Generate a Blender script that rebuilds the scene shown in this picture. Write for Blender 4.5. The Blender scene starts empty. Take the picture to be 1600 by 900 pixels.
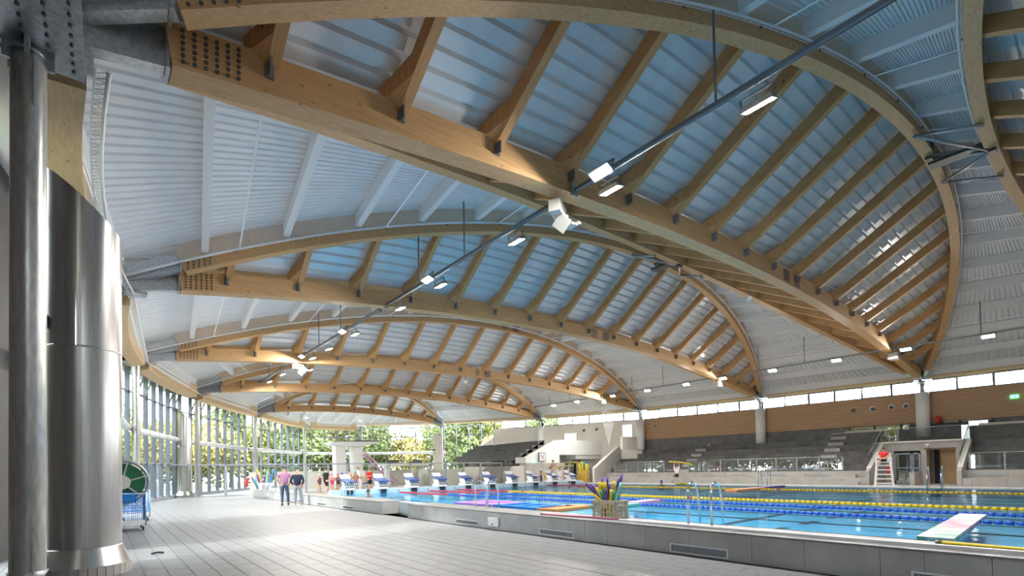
import bpy, math, random
from mathutils import Vector, Matrix
random.seed(7)
D2R = math.radians
scene = bpy.context.scene
COL = scene.collection

# ------------------------------------------------------------------ camera, world, exposure
cam_data = bpy.data.cameras.new('camera')
cam = bpy.data.objects.new('camera', cam_data); COL.objects.link(cam)
cam_data.sensor_fit = 'HORIZONTAL'; cam_data.sensor_width = 36.0
cam_data.lens = 773.9085 / 1600 * 36.0
cam_data.shift_y = (717.2974 - 450.0) / 1600.0
cam_data.clip_end = 600
YAW, PIT, ROL = 0.6897, 0.0211, 0.0184
Rm = Matrix.Rotation(-YAW, 3, 'Z') @ Matrix.Rotation(PIT, 3, 'X') @ Matrix.Rotation(ROL, 3, 'Y')
right, fwd, up = Rm.col[0], Rm.col[1], Rm.col[2]
M = Matrix((right, up, -fwd)).transposed().to_4x4()
M.translation = (0, 0, 1.536)
cam.matrix_world = M
scene.camera = cam

world = bpy.data.worlds.new('world'); scene.world = world; world.use_nodes = True
bg = world.node_tree.nodes['Background']
bg.inputs[0].default_value = (0.90, 0.95, 1.0, 1); bg.inputs[1].default_value = .80
sun_data = bpy.data.lights.new('sun', 'SUN'); sun = bpy.data.objects.new('sun', sun_data); COL.objects.link(sun)
sun_data.energy = .36; sun_data.angle = D2R(5); sun_data.color = (1, .96, .90)
sun.rotation_euler = Vector((1, .06, -.75)).to_track_quat('-Z', 'Y').to_euler(); sun.location = (-30, 12, 30)
vs = scene.view_settings
vs.view_transform = 'Standard'; vs.look = 'None'; vs.gamma = 1.0; vs.use_curve_mapping = False
vs.exposure = 4.15
scene.cycles.use_denoising = True
scene.cycles.max_bounces = 10; scene.cycles.diffuse_bounces = 6; scene.cycles.glossy_bounces = 4
scene.cycles.transparent_max_bounces = 16; scene.cycles.sample_clamp_indirect = 8.0
scene.cycles.caustics_reflective = False; scene.cycles.caustics_refractive = False

# ------------------------------------------------------------------ helpers
class MB:
    def __init__(s): s.v = []; s.f = []; s.sm = []
    def add(s, vs_, fs, smooth=False):
        n = len(s.v); s.v += [tuple(p) for p in vs_]
        for f in fs: s.f.append(tuple(i + n for i in f)); s.sm.append(smooth)
        return s
    def box(s, x0, x1, y0, y1, z0, z1):
        v = [(x, y, z) for z in (z0, z1) for y in (y0, y1) for x in (x0, x1)]
        return s.add(v, [(0, 2, 3, 1), (4, 5, 7, 6), (0, 1, 5, 4), (2, 6, 7, 3), (0, 4, 6, 2), (1, 3, 7, 5)])
    def cbox(s, c, size, rz=0):
        hx, hy, hz = [a / 2 for a in size]; cs, sn = math.cos(rz), math.sin(rz)
        v = []
        for z in (-hz, hz):
            for y in (-hy, hy):
                for x in (-hx, hx): v.append((c[0] + x * cs - y * sn, c[1] + x * sn + y * cs, c[2] + z))
        return s.add(v, [(0, 2, 3, 1), (4, 5, 7, 6), (0, 1, 5, 4), (2, 6, 7, 3), (0, 4, 6, 2), (1, 3, 7, 5)])
    def bar(s, a, b, w, h):
        """rectangular bar from a to b; w horizontal width, h height (up-ish)"""
        a, b = Vector(a), Vector(b); d = (b - a).normalized()
        side = d.cross(Vector((0, 0, 1)))
        if side.length < 1e-4: side = Vector((1, 0, 0))
        side.normalize(); u = side.cross(d)
        v = []
        for p in (a, b):
            for i, j in ((-1, -1), (1, -1), (1, 1), (-1, 1)): v.append(p + side * (i * w / 2) + u * (j * h / 2))
        return s.add(v, [(0, 1, 2, 3), (7, 6, 5, 4), (0, 4, 5, 1), (1, 5, 6, 2), (2, 6, 7, 3), (3, 7, 4, 0)])
    def tube(s, pts, r, n=8, caps=True, closed=False):
        pts = [Vector(p) for p in pts]; m = len(pts)
        rs = r if isinstance(r, (list, tuple)) else [r] * m
        base = len(s.v); prev = None
        for i, p in enumerate(pts):
            d = (pts[min(i + 1, m - 1)] - pts[max(i - 1, 0)])
            if closed: d = pts[(i + 1) % m] - pts[i - 1]
            d.normalize()
            if prev is None:
                ref = Vector((0, 0, 1)) if abs(d.z) < .9 else Vector((1, 0, 0))
                a = d.cross(ref).normalized()
            else:
                a = (prev - d * prev.dot(d)).normalized()
            prev = a; b = d.cross(a)
            for k in range(n):
                t = 2 * math.pi * k / n
                s.v.append(tuple(p + (a * math.cos(t) + b * math.sin(t)) * rs[i]))
        for i in range(m if closed else m - 1):
            for k in range(n):
                i2 = (i + 1) % m
                s.f.append((base + i * n + k, base + i * n + (k + 1) % n, base + i2 * n + (k + 1) % n, base + i2 * n + k)); s.sm.append(n > 5)
        if caps and not closed:
            s.f.append(tuple(base + k for k in reversed(range(n)))); s.sm.append(False)
            s.f.append(tuple(base + (m - 1) * n + k for k in range(n))); s.sm.append(False)
        return s
    def lathe(s, c, prof, n=24, smooth=True):
        """prof: list of (r, z)"""
        base = len(s.v)
        for r, z in prof:
            for k in range(n):
                t = 2 * math.pi * k / n; s.v.append((c[0] + r * math.cos(t), c[1] + r * math.sin(t), c[2] + z))
        for i in range(len(prof) - 1):
            for k in range(n):
                s.f.append((base + i * n + k, base + i * n + (k + 1) % n, base + (i + 1) * n + (k + 1) % n, base + (i + 1) * n + k)); s.sm.append(smooth)
        if prof[0][0] > 1e-4: s.f.append(tuple(base + k for k in reversed(range(n)))); s.sm.append(False)
        if prof[-1][0] > 1e-4: s.f.append(tuple(base + (len(prof) - 1) * n + k for k in range(n))); s.sm.append(False)
        return s
    def prism(s, poly, axis, a0, a1):
        """extrude a 2D polygon along an axis. axis 'x': poly in (y,z); 'y': (x,z); 'z': (x,y)"""
        m = len(poly)
        def P(q, a): return (a, q[0], q[1]) if axis == 'x' else ((q[0], a, q[1]) if axis == 'y' else (q[0], q[1], a))
        v = [P(q, a0) for q in poly] + [P(q, a1) for q in poly]
        fs = [tuple(range(m)), tuple(reversed(range(m, 2 * m)))]
        fs += [(i, i + m, (i + 1) % m + m, (i + 1) % m) for i in range(m)]
        return s.add(v, fs)
    def sphere(s, c, r, n=10, m=6, zmin=-1.0, sc=(1, 1, 1)):
        prof = []
        for i in range(m + 1):
            t = -math.pi / 2 + math.pi * i / m
            if math.sin(t) < zmin - 1e-6: continue
            prof.append((max(math.cos(t), 0), math.sin(t)))
        base = len(s.v)
        for rr, z in prof:
            for k in range(n):
                a = 2 * math.pi * k / n
                s.v.append((c[0] + r * rr * math.cos(a) * sc[0], c[1] + r * rr * math.sin(a) * sc[1], c[2] + r * z * sc[2]))
        for i in range(len(prof) - 1):
            for k in range(n):
                s.f.append((base + i * n + k, base + i * n + (k + 1) % n, base + (i + 1) * n + (k + 1) % n, base + (i + 1) * n + k)); s.sm.append(True)
        return s
    def mesh(s, name, off=(0, 0, 0)):
        me = bpy.data.meshes.new(name)
        ox, oy, oz = off
        me.from_pydata([(x - ox, y - oy, z - oz) for x, y, z in s.v], [], s.f)
        me.polygons.foreach_set('use_smooth', s.sm)
        me.validate(); me.update()
        return me

def origin_of(p):
    o = Vector((0, 0, 0))
    while p is not None: o += p.location; p = p.parent
    return o
def link(name, me, mat_, parent=None, loc=(0, 0, 0), rz=0):
    o = bpy.data.objects.new(name, me); COL.objects.link(o)
    if me is not None and mat_ is not None and not me.materials: me.materials.append(M_[mat_] if isinstance(mat_, str) else mat_)
    o.parent = parent; o.location = loc; o.rotation_euler = (0, 0, rz)
    return o
def part(name, mb, mat_, parent, label=None):
    """parent-local coordinates"""
    o = link(name, mb.mesh(name), mat_, parent)
    if label: o['label'] = label
    return o
def wpart(name, mb, mat_, parent, label=None):
    """mesh given in world coordinates, parent unrotated"""
    o = link(name, mb.mesh(name, origin_of(parent)), mat_, parent)
    if label: o['label'] = label
    return o
def tag(o, label, cat, group=None):
    o['label'] = label; o['category'] = cat
    if group: o['group'] = group
    return o
def thing(name, label, cat, loc=(0, 0, 0), rz=0, group=None):
    o = link(name, None, None, None, loc, rz); return tag(o, label, cat, group)
def solo(name, mb, mat_, label, cat, base, group=None):
    """single-mesh thing given in world coordinates"""
    o = link(name, mb.mesh(name, base), mat_, None, base); return tag(o, label, cat, group)
def struct(name, mb=None, mat_=None, base=(0, 0, 0), label=None):
    o = link(name, mb.mesh(name, base) if mb else None, mat_, None, base); o['kind'] = 'structure'
    if label: o['label'] = label
    return o
def dup(root, loc, rz=0, label=None, group=None, scale=None):
    r = root.copy(); COL.objects.link(r); r.location = loc; r.rotation_euler = (0, 0, rz)
    if scale: r.scale = scale
    if label: r['label'] = label
    if group: r['group'] = group
    for ch in root.children:
        c = ch.copy(); COL.objects.link(c); c.parent = r
        for g in ch.children:
            d = g.copy(); COL.objects.link(d); d.parent = c
    return r

# ------------------------------------------------------------------ materials
M_ = {}
def mat(name, col, rough=.5, metal=0, emit=None, estr=0, spec=.5, alpha=1):
    m = bpy.data.materials.new(name); m.use_nodes = True
    b = m.node_tree.nodes['Principled BSDF']
    b.inputs['Base Color'].default_value = (*col, 1); b.inputs['Roughness'].default_value = rough
    b.inputs['Metallic'].default_value = metal; b.inputs['Specular IOR Level'].default_value = spec
    if emit: b.inputs['Emission Color'].default_value = (*emit, 1); b.inputs['Emission Strength'].default_value = estr
    M_[name] = m; return m
def nd(m, t, **kw):
    n = m.node_tree.nodes.new(t)
    for k, v in kw.items(): setattr(n, k, v)
    return n
def noisy(name, c1, c2, scale=(1, 1, 1), rough=.5, metal=0, detail=5, ns=4.0, bump=0, lo=.35, hi=.65, spec=.5, coord='Object'):
    m = mat(name, c1, rough, metal, spec=spec); L = m.node_tree.links; b = m.node_tree.nodes['Principled BSDF']
    tc = nd(m, 'ShaderNodeTexCoord'); mp = nd(m, 'ShaderNodeMapping'); mp.inputs['Scale'].default_value = scale
    nz = nd(m, 'ShaderNodeTexNoise'); nz.inputs['Scale'].default_value = ns; nz.inputs['Detail'].default_value = detail
    rp = nd(m, 'ShaderNodeValToRGB'); rp.color_ramp.elements[0].position = lo; rp.color_ramp.elements[1].position = hi
    rp.color_ramp.elements[0].color = (*c1, 1); rp.color_ramp.elements[1].color = (*c2, 1)
    L.new(tc.outputs[coord], mp.inputs[0]); L.new(mp.outputs[0], nz.inputs['Vector']); L.new(nz.outputs['Fac'], rp.inputs[0]); L.new(rp.outputs[0], b.inputs['Base Color'])
    if bump:
        bp = nd(m, 'ShaderNodeBump'); bp.inputs['Strength'].default_value = bump; bp.inputs['Distance'].default_value = .01
        L.new(nz.outputs['Fac'], bp.inputs['Height']); L.new(bp.outputs[0], b.inputs['Normal'])
    return m
def wood(name, c1, c2, knot, scale, kscale):
    m = noisy(name, c1, c2, scale, rough=.55, ns=5, detail=6, bump=.05)
    L = m.node_tree.links; b = m.node_tree.nodes['Principled BSDF']
    tc = nd(m, 'ShaderNodeTexCoord'); mp = nd(m, 'ShaderNodeMapping'); mp.inputs['Scale'].default_value = kscale
    vo = nd(m, 'ShaderNodeTexVoronoi'); vo.inputs['Scale'].default_value = 1.0
    rp = nd(m, 'ShaderNodeValToRGB'); rp.color_ramp.elements[0].position = .05; rp.color_ramp.elements[1].position = .13
    rp.color_ramp.elements[0].color = (1, 1, 1, 1); rp.color_ramp.elements[1].color = (0, 0, 0, 1)
    mx = nd(m, 'ShaderNodeMixRGB'); mx.inputs[2].default_value = (*knot, 1)
    src = b.inputs['Base Color'].links[0].from_socket
    L.new(tc.outputs['Object'], mp.inputs[0]); L.new(mp.outputs[0], vo.inputs['Vector']); L.new(vo.outputs['Distance'], rp.inputs[0])
    L.new(rp.outputs[0], mx.inputs[0]); L.new(src, mx.inputs[1]); L.new(mx.outputs[0], b.inputs['Base Color'])
    return m
wood('wood_x', (.50, .285, .120), (.60, .365, .175), (.20, .09, .035), (.25, 6, 6), (2.4, 6, 6))
wood('wood_y', (.52, .275, .100), (.62, .350, .150), (.20, .09, .035), (6, .25, .4), (6, 2.6, 2.6))
wood('wood_panel', (.62, .42, .22), (.72, .52, .30), (.28, .14, .06), (5, .6, 5), (6, 2.2, 6))
noisy('galv', (.36, .38, .40), (.52, .54, .56), (1, 1, 1), rough=.38, metal=.85, ns=14, bump=.02)
noisy('galv_tube', (.50, .50, .49), (.66, .65, .63), (3, 3, .6), rough=.30, metal=.9, ns=9, bump=.02)
noisy('steel_brushed', (.52, .51, .50), (.60, .59, .58), (1, 1, .05), rough=.26, metal=.95, ns=30)
mat('chrome', (.75, .77, .80), .12, 1)
mat('steel_dark', (.10, .105, .11), .45, .6)
mat('steel_grey', (.23, .24, .26), .45, .5)
mat('track_grey', (.22, .23, .25), .4, .7)
noisy('sheet', (.70, .74, .78), (.76, .80, .84), (1, 1, 1), rough=.32, metal=.15, ns=2)
noisy('sheet_back', (.74, .76, .78), (.80, .82, .84), (1, 1, 1), rough=.5, ns=2)
mat('white_paint', (.86, .86, .85), .5)
mat('beam_white', (.80, .80, .80), .6)
noisy('cream', (.82, .78, .71), (.86, .82, .75), (1, 1, 1), rough=.6, ns=1.2)
mat('white_plastic', (.82, .83, .84), .35)
mat('frame', (.13, .155, .19), .4, .2)
mat('frame_light', (.36, .39, .45), .4, .2)
mat('black', (.02, .02, .022), .5)
mat('rope_white', (.85, .86, .87), .6)
noisy('panel_dark', (.085, .08, .08), (.10, .095, .095), (1, 1, 1), rough=.6, ns=3)
noisy('floor_tile', (.175, .18, .187), (.23, .235, .245), (1, 6, 1), rough=.42, ns=3, bump=.02)
mat('grout', (.14, .14, .14), .7)
noisy('stone_coping', (.20, .20, .20), (.27, .27, .27), (1, 1, 1), rough=.4, ns=2.2)
noisy('stone', (.38, .38, .38), (.50, .50, .495), (1, 1, 1), rough=.45, ns=2.2, detail=8, lo=.3, hi=.72)
noisy('stone_light', (.40, .38, .355), (.48, .46, .43), (1, 1, 1), rough=.5, ns=1.6, detail=7)
noisy('stone_dark', (.10, .10, .102), (.165, .163, .162), (1, 1, 1), rough=.5, ns=1.5, detail=8)
noisy('deck', (.42, .415, .405), (.48, .475, .465), (1, 1, 1), rough=.4, ns=3)
noisy('pool_tile', (.06, .49, .80), (.09, .57, .86), (1, 1, 1), rough=.35, ns=2)
mat('pool_wall', (.62, .74, .80), .35)
mat('lane_black', (.015, .03, .04), .5)
mat('rope_blue', (.005, .10, .55), .35); mat('rope_yellow', (.85, .55, .0), .35); mat('rope_red', (.62, .02, .06), .35)
mat('foam_purple', (.13, .055, .32), .6); mat('foam_yellow', (.62, .50, .02), .6); mat('foam_teal', (.02, .32, .26), .6); mat('foam_mint', (.16, .52, .44), .6)
mat('foam_blue', (.02, .22, .62), .5); mat('foam_orange', (.80, .30, .10), .6); mat('foam_lilac', (.52, .25, .66), .6); mat('foam_pink', (.75, .42, .66), .6); mat('foam_navy', (.02, .09, .25), .6)
mat('crate_beige', (.58, .53, .39), .55); mat('crate_yellow', (.75, .48, .12), .55)
mat('pink_pole', (.48, .12, .24), .4); mat('yellow_pole', (.66, .52, .02), .4)
mat('red', (.55, .03, .03), .5); mat('green_sign', (.05, .5, .2), .5, emit=(.1, .8, .35), estr=.4)
mat('hair_dark', (.03, .022, .018), .6); mat('hair_brown', (.16, .09, .05), .6); mat('cap_pink', (.80, .04, .28), .4); mat('cap_blue', (.02, .08, .6), .4); mat('cap_white', (.8, .82, .85), .4); mat('cap_cyan', (.08, .5, .65), .4)
mat('skin_a', (.62, .36, .25), .5); mat('skin_b', (.38, .20, .12), .5); mat('skin_c', (.13, .065, .04), .5)
mat('shirt_mauve', (.36, .17, .30), .8); mat('navy', (.012, .018, .05), .8); mat('jeans', (.045, .085, .16), .8); mat('jeans_grey', (.22, .26, .31), .8)
mat('shirt_black', (.012, .012, .014), .8); mat('shirt_red', (.65, .02, .02), .7); mat('shirt_white', (.8, .8, .82), .7); mat('suit_plum', (.09, .05, .10), .7); mat('suit_pink', (.6, .03, .16), .7)
mat('block_blue', (.06, .10, .28), .4); mat('block_white', (.78, .80, .82), .35); mat('shoe_blue', (.02, .06, .3), .6)
mat('trunk', (.10, .075, .05), .8); mat('soil', (.09, .12, .035), .9); mat('paving', (.20, .20, .195), .8)
mat('speaker', (.62, .61, .58), .5); mat('lane_red', (.6, .03, .03), .5)
mat('rope_green', (.01, .12, .05), .7)
mat('lamp', (1, 1, 1), .4, emit=(1, .95, .88), estr=80.0)

def glass(name, tint, refl=.06, rough=.0):
    m = bpy.data.materials.new(name); m.use_nodes = True; N = m.node_tree.nodes; L = m.node_tree.links
    N.clear(); out = N.new('ShaderNodeOutputMaterial'); mx = N.new('ShaderNodeMixShader')
    tr = N.new('ShaderNodeBsdfTransparent'); tr.inputs[0].default_value = (*tint, 1)
    gl = N.new('ShaderNodeBsdfGlossy'); gl.inputs['Roughness'].default_value = rough
    fr = N.new('ShaderNodeFresnel'); fr.inputs[0].default_value = 1.45
    ad = N.new('ShaderNodeMath'); ad.operation = 'ADD'; ad.inputs[1].default_value = refl - .04; ad.use_clamp = True
    L.new(fr.outputs[0], ad.inputs[0]); L.new(ad.outputs[0], mx.inputs[0]); L.new(tr.outputs[0], mx.inputs[1]); L.new(gl.outputs[0], mx.inputs[2]); L.new(mx.outputs[0], out.inputs[0])
    M_[name] = m
glass('glass', (.93, .96, .95), .05); glass('glass_rail', (.80, .88, .86), .22); glass('glass_clear', (.95, .97, .97), .05)

def netting():
    m = bpy.data.materials.new('net'); m.use_nodes = True; N = m.node_tree.nodes; L = m.node_tree.links
    b = N['Principled BSDF']; b.inputs['Base Color'].default_value = (.86, .87, .88, 1); b.inputs['Roughness'].default_value = .7
    mx = N.new('ShaderNodeMixShader'); tr = N.new('ShaderNodeBsdfTransparent'); mx.inputs[0].default_value = .22
    L.new(tr.outputs[0], mx.inputs[1]); L.new(b.outputs[0], mx.inputs[2]); L.new(mx.outputs[0], N['Material Output'].inputs[0])
    M_['net'] = m
netting()
def water():
    m = bpy.data.materials.new('water'); m.use_nodes = True; N = m.node_tree.nodes; L = m.node_tree.links
    N.clear(); out = N.new('ShaderNodeOutputMaterial'); mx = N.new('ShaderNodeMixShader')
    tr = N.new('ShaderNodeBsdfTransparent'); tr.inputs[0].default_value = (.70, .91, 1.0, 1)
    gl = N.new('ShaderNodeBsdfGlossy'); gl.inputs['Roughness'].default_value = .03
    fr = N.new('ShaderNodeFresnel'); fr.inputs[0].default_value = 1.33
    tc = N.new('ShaderNodeTexCoord'); nz = N.new('ShaderNodeTexNoise'); nz.inputs['Scale'].default_value = 1.6; nz.inputs['Detail'].default_value = 3
    mp = N.new('ShaderNodeMapping'); mp.inputs['Scale'].default_value = (1.0, .55, 1)
    bp = N.new('ShaderNodeBump'); bp.inputs['Strength'].default_value = .16; bp.inputs['Distance'].default_value = .06
    L.new(tc.outputs['Object'], mp.inputs[0]); L.new(mp.outputs[0], nz.inputs['Vector']); L.new(nz.outputs['Fac'], bp.inputs['Height'])
    L.new(bp.outputs[0], gl.inputs['Normal']); L.new(bp.outputs[0], fr.inputs['Normal'])
    mu = N.new('ShaderNodeMath'); mu.operation = 'MULTIPLY'; mu.inputs[1].default_value = .62
    L.new(fr.outputs[0], mu.inputs[0]); L.new(mu.outputs[0], mx.inputs[0]); L.new(tr.outputs[0], mx.inputs[1]); L.new(gl.outputs[0], mx.inputs[2]); L.new(mx.outputs[0], out.inputs[0])
    M_['water'] = m
water()
def slatwood():
    m = noisy('slatwood', (.44, .26, .14), (.58, .37, .22), (.3, .3, 9), rough=.6, ns=3)
    L = m.node_tree.links; b = m.node_tree.nodes['Principled BSDF']
    tc = nd(m, 'ShaderNodeTexCoord'); sp = nd(m, 'ShaderNodeSeparateXYZ'); mu = nd(m, 'ShaderNodeMath', operation='MULTIPLY'); mu.inputs[1].default_value = 9.0
    fr = nd(m, 'ShaderNodeMath', operation='FRACT'); gt = nd(m, 'ShaderNodeMath', operation='GREATER_THAN'); gt.inputs[1].default_value = .22
    mx = nd(m, 'ShaderNodeMixRGB'); mx.inputs[1].default_value = (.20, .11, .06, 1)
    src = b.inputs['Base Color'].links[0].from_socket
    L.new(tc.outputs['Object'], sp.inputs[0]); L.new(sp.outputs[2], mu.inputs[0]); L.new(mu.outputs[0], fr.inputs[0]); L.new(fr.outputs[0], gt.inputs[0])
    L.new(gt.outputs[0], mx.inputs[0]); L.new(src, mx.inputs[2]); L.new(mx.outputs[0], b.inputs['Base Color'])
slatwood()
def leafmat(name, c1, c2):
    m = noisy(name, c1, c2, (1, 1, 1), rough=.7, ns=1.5)
leafmat('leaf_a', (.17, .20, .05), (.36, .35, .11)); leafmat('leaf_b', (.11, .16, .05), (.22, .26, .09)); leafmat('leaf_c', (.30, .26, .07), (.44, .38, .14))
# ------------------------------------------------------------------ floor with tiles
def in_view(x, y, z):
    d = Rm.transposed() @ (Vector((x, y, z)) - Vector((0, 0, 1.536)))
    if d.y < .5: return None
    u = 800 + 773.9 * d.x / d.y; v = 717.3 - 773.9 * d.z / d.y
    return (u, v, d.y) if (-10 < u < 1610 and -10 < v < 910) else None
floor = struct('floor', MB().box(-3, 7.8, -14, 52, -.25, -.008), 'grout', (2.4, 19, 0))
def tile_mesh(w, l, h=.03, b=.004):
    mb = MB(); x, y = w / 2, l / 2
    v = [(-x, -y, -h), (x, -y, -h), (x, y, -h), (-x, y, -h), (-x, -y, -b), (x, -y, -b), (x, y, -b), (-x, y, -b), (-x + b, -y + b, 0), (x - b, -y + b, 0), (x - b, y - b, 0), (-x + b, y - b, 0)]
    mb.add(v, [(8, 9, 10, 11)] + [(4 + i, 4 + (i + 1) % 4, 8 + (i + 1) % 4, 8 + i) for i in range(4)] + [(i, (i + 1) % 4, 4 + (i + 1) % 4, 4 + i) for i in range(4)])
    return mb
TW, TL = .2985, .5985
tiles = []
for i in range(-12, 20):
    x = 1.69 + .15 + .3 * i
    if x > 7.62 or x < -1.7: continue
    for j in range(0, 64):
        y = 2.0 + .6 * j + (.3 if i % 2 else 0)
        tiles.append((x, y))
vis = []
for t in tiles:
    p = in_view(t[0], t[1], 0)
    if p: vis.append((p[2], t))
vis.sort(); near = set(t for _, t in vis[:290])
tm = tile_mesh(TW - .004, TL - .004).mesh('floor_tile')
for t in tiles:
    if t in near:
        o = link('floor_tile', tm, 'floor_tile', floor, (t[0] - 2.4, t[1] - 19, random.uniform(-.0015, 0)))
mb = MB(); proto = tile_mesh(TW - .004, TL - .004)
for t in tiles:
    if t not in near: mb.add([(a + t[0], b + t[1], c) for a, b, c in proto.v], proto.f)
o = wpart('floor_tiles_beyond', mb, 'floor_tile', floor); o['kind'] = 'stuff'
for x in (1.69, 5.59): wpart('movement_joint', MB().box(x - .014, x + .014, 2, 40, -.01, .0015), 'steel_dark', floor)
wpart('floor_slab_outer', MB().box(-3, 7.8, 40.4, 52, -.02, .0), 'floor_tile', floor)
wpart('floor_slab_rear', MB().box(-3, 7.8, -14, 1.7, -.02, .0), 'floor_tile', floor)

# ------------------------------------------------------------------ pool: low wall, coping, basin, water
def pool_wall(name, y0, y1, cut_end):
    w = struct(name, MB().box(7.79, 8.62, y0 + .01, y1 - .01, 0, .43), 'grout', (8.2, (y0 + y1) / 2, 0))
    widths = [.9, .9, .6, .45, .9, .75, 1.05]; y = y0; k = 0
    cache = {}
    while y < y1 - .05:
        wd = widths[k % len(widths)]; k += 1
        e = min(y + wd, y1)
        a, b = y + .003, e - .003
        wpart('slab', MB().box(7.75, 7.792, a, b, .004, .432), 'stone', w)
        y = e
    y = y0
    while y < y1 - .05:
        e = min(y + 1.2, y1)
        wpart('coping_slab', MB().box(7.74, 8.66, y + .002, e - .002, .43, .46), 'stone_coping', w); y = e
    if cut_end:
        for q in cut_end: wpart('end_slab', MB().box(7.755, 8.62, min(q, q + .0), q + .02, .004, .43), 'stone', w)
    return w
wall_pool_a = pool_wall('wall_pool_near', -12, 14.85, [14.84])
wall_pool_b = pool_wall('wall_pool_far', 16.87, 36.8, [16.85, 36.79])
struct('wall_pool_gap', MB().box(8.45, 8.66, 14.85, 16.87, 0, .42), 'pool_wall', (8.5, 15.9, 0))
basin = struct('pool_basin', MB().box(8.66, 26.65, -11.6, 24.5, -.1, .12), 'pool_tile', (17.6, 6.5, 0))
wpart('basin_edge', MB().box(8.6, 8.68, -11.6, 24.5, -.1, .43), 'pool_wall', basin)
wpart('basin_edge', MB().box(26.63, 26.7, -11.6, 24.5, -.1, .45), 'pool_wall', basin)
for i in range(10):
    x = 8.65 + .9 + 1.8 * i
    mb = MB().box(x - .12, x + .12, -9.5, 22.8, .12, .124)
    mb.box(x - .45, x + .45, 22.5, 22.75, .12, .1245); mb.box(x - .45, x + .45, 4.6, 4.8, .12, .1245); mb.box(x - .45, x + .45, -9.3, -9.1, .12, .1245)
    wpart('lane_line', mb, 'lane_black', basin)
wpart('cross_line', MB().box(8.7, 26.6, 5.9, 6.1, .12, .1235), 'lane_black', basin)
mb = MB().box(8.66, 26.64, -11.6, 24.5, .424, .43)
wat = MB().add([(8.67, -11.6, .43), (26.64, -11.6, .43), (26.64, 24.48, .43), (8.67, 24.48, .43)], [(0, 1, 2, 3)])
wo = struct('pool_water', wat, 'water', (17.6, 6.5, .43)); wo['kind'] = 'stuff'; wo['label'] = 'clear turquoise water of the swimming pool'; wo['category'] = 'water'
ew = struct('wall_pool_end', MB().box(8.65, 26.9, 24.5, 24.98, -.1, .65), 'pool_wall', (17.6, 24.7, 0))
for i in range(9): wpart('wall_fitting', MB().tube([(8.65 + 1.8 * (i + 1), 24.5, .52), (8.65 + 1.8 * (i + 1), 24.47, .52)], .03, 8), 'black', ew)
fw = struct('wall_pool_side', MB().box(26.66, 27.05, -12, 24.98, 0, .43), 'stone', (26.9, 6, 0))
y = -12
while y < 24.9:
    e = min(y + 1.2, 24.98); wpart('coping_slab', MB().box(26.64, 27.1, y + .002, e - .002, .43, .46), 'stone_light', fw); y = e
fl = struct('floor_deck', MB().box(7.8, 48.2, 24.9, 52, -.25, 0), 'deck', (27.6, 30, 0))
wpart('deck_slab', MB().box(27.0, 48.2, -14.2, 24.9, -.25, 0), 'deck', fl)
wpart('deck_slab', MB().box(4.0, 44, 52, 66, -.25, 0), 'deck', fl)

# ------------------------------------------------------------------ roof leaves
LV = [  # left node, right node, front spread/rise, rear spread/rise, keel rise, label words
    dict(L=(-.9, -2.9), R=(47.4, -3.1), w=5.0, h=5.1, rw=5.3, rh=4.6, low=1.9, lab='timber roof leaf overhead with only its rear half in sight'),
    dict(L=(-.70, 9.0), R=(47.2, 8.9), w=5.0, h=5.15, rw=5.2, rh=4.6, low=1.9, lab='largest timber roof leaf, its keel beam starting above the big steel duct'),
    dict(L=(.49, 19.7), R=(46.7, 20.5), w=4.4, h=5.3, rw=5.2, rh=4.4, low=1.95, lab='timber roof leaf behind the largest one, with bright blue-lit sheets'),
    dict(L=(1.52, 31.4), R=(44.9, 32.4), w=3.6, h=4.3, rw=4.6, rh=3.8, low=1.45, lab='third timber roof leaf down the hall, above the starting blocks'),
    dict(L=(5.2, 41.8), R=(40.7, 43.8), w=3.4, h=4.0, rw=3.6, rh=3.2, low=1.2, lab='fourth timber roof leaf, above the glass partition'),
    dict(L=(11.5, 52.3), R=(34.1, 55.7), w=2.9, h=3.3, rw=2.6, rh=2.2, low=.75, lab='smallest timber roof leaf at the far end above the diving tower'),
]
ZN = 7.75
def gq(t): return 4 * t * (1 - t)
def chord(l, t): return (l['L'][0] + (l['R'][0] - l['L'][0]) * t, l['L'][1] + (l['R'][1] - l['L'][1]) * t)
def keel_top(l, t): x, y = chord(l, t); return Vector((x, y, 8.1 + l['low'] * gq(t)))
def front(l, t): x, y = chord(l, t); return Vector((x, y - l['w'] * gq(t), ZN + .05 + l['h'] * gq(t)))
def rear(l, t): x, y = chord(l, t); return Vector((x, y + l['rw'] * gq(t), ZN + .05 + l['rh'] * gq(t)))
def arch(fn, l, t0, t1, n, w, d, zoff):
    """rectangular glulam swept along fn(l, t); zoff shifts the section's centre"""
    mb = MB(); pts = [fn(l, t0 + (t1 - t0) * i / n) for i in range(n + 1)]
    vs_ = []
    for i, p in enumerate(pts):
        dd = pts[min(i + 1, n)] - pts[max(i - 1, 0)]; dd.normalize()
        side = Vector((-dd.y, dd.x, 0)).normalized(); u = dd.cross(side) if dd.cross(side).z > 0 else -dd.cross(side)
        c = p + Vector((0, 0, zoff))
        for a, b in ((-1, -1), (1, -1), (1, 1), (-1, 1)): vs_.append(c + side * (a * w / 2) + u * (b * d / 2))
    fs = []
    for i in range(n):
        for k in range(4): fs.append((i * 4 + k, i * 4 + (k + 1) % 4, i * 4 + 4 + (k + 1) % 4, i * 4 + 4 + k))
    fs += [(3, 2, 1, 0), (n * 4, n * 4 + 1, n * 4 + 2, n * 4 + 3)]
    return mb.add(vs_, fs)
PROF = [(0, 0), (.22, 0), (.245, .085), (.305, .085)]; PITCH = .33
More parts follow.
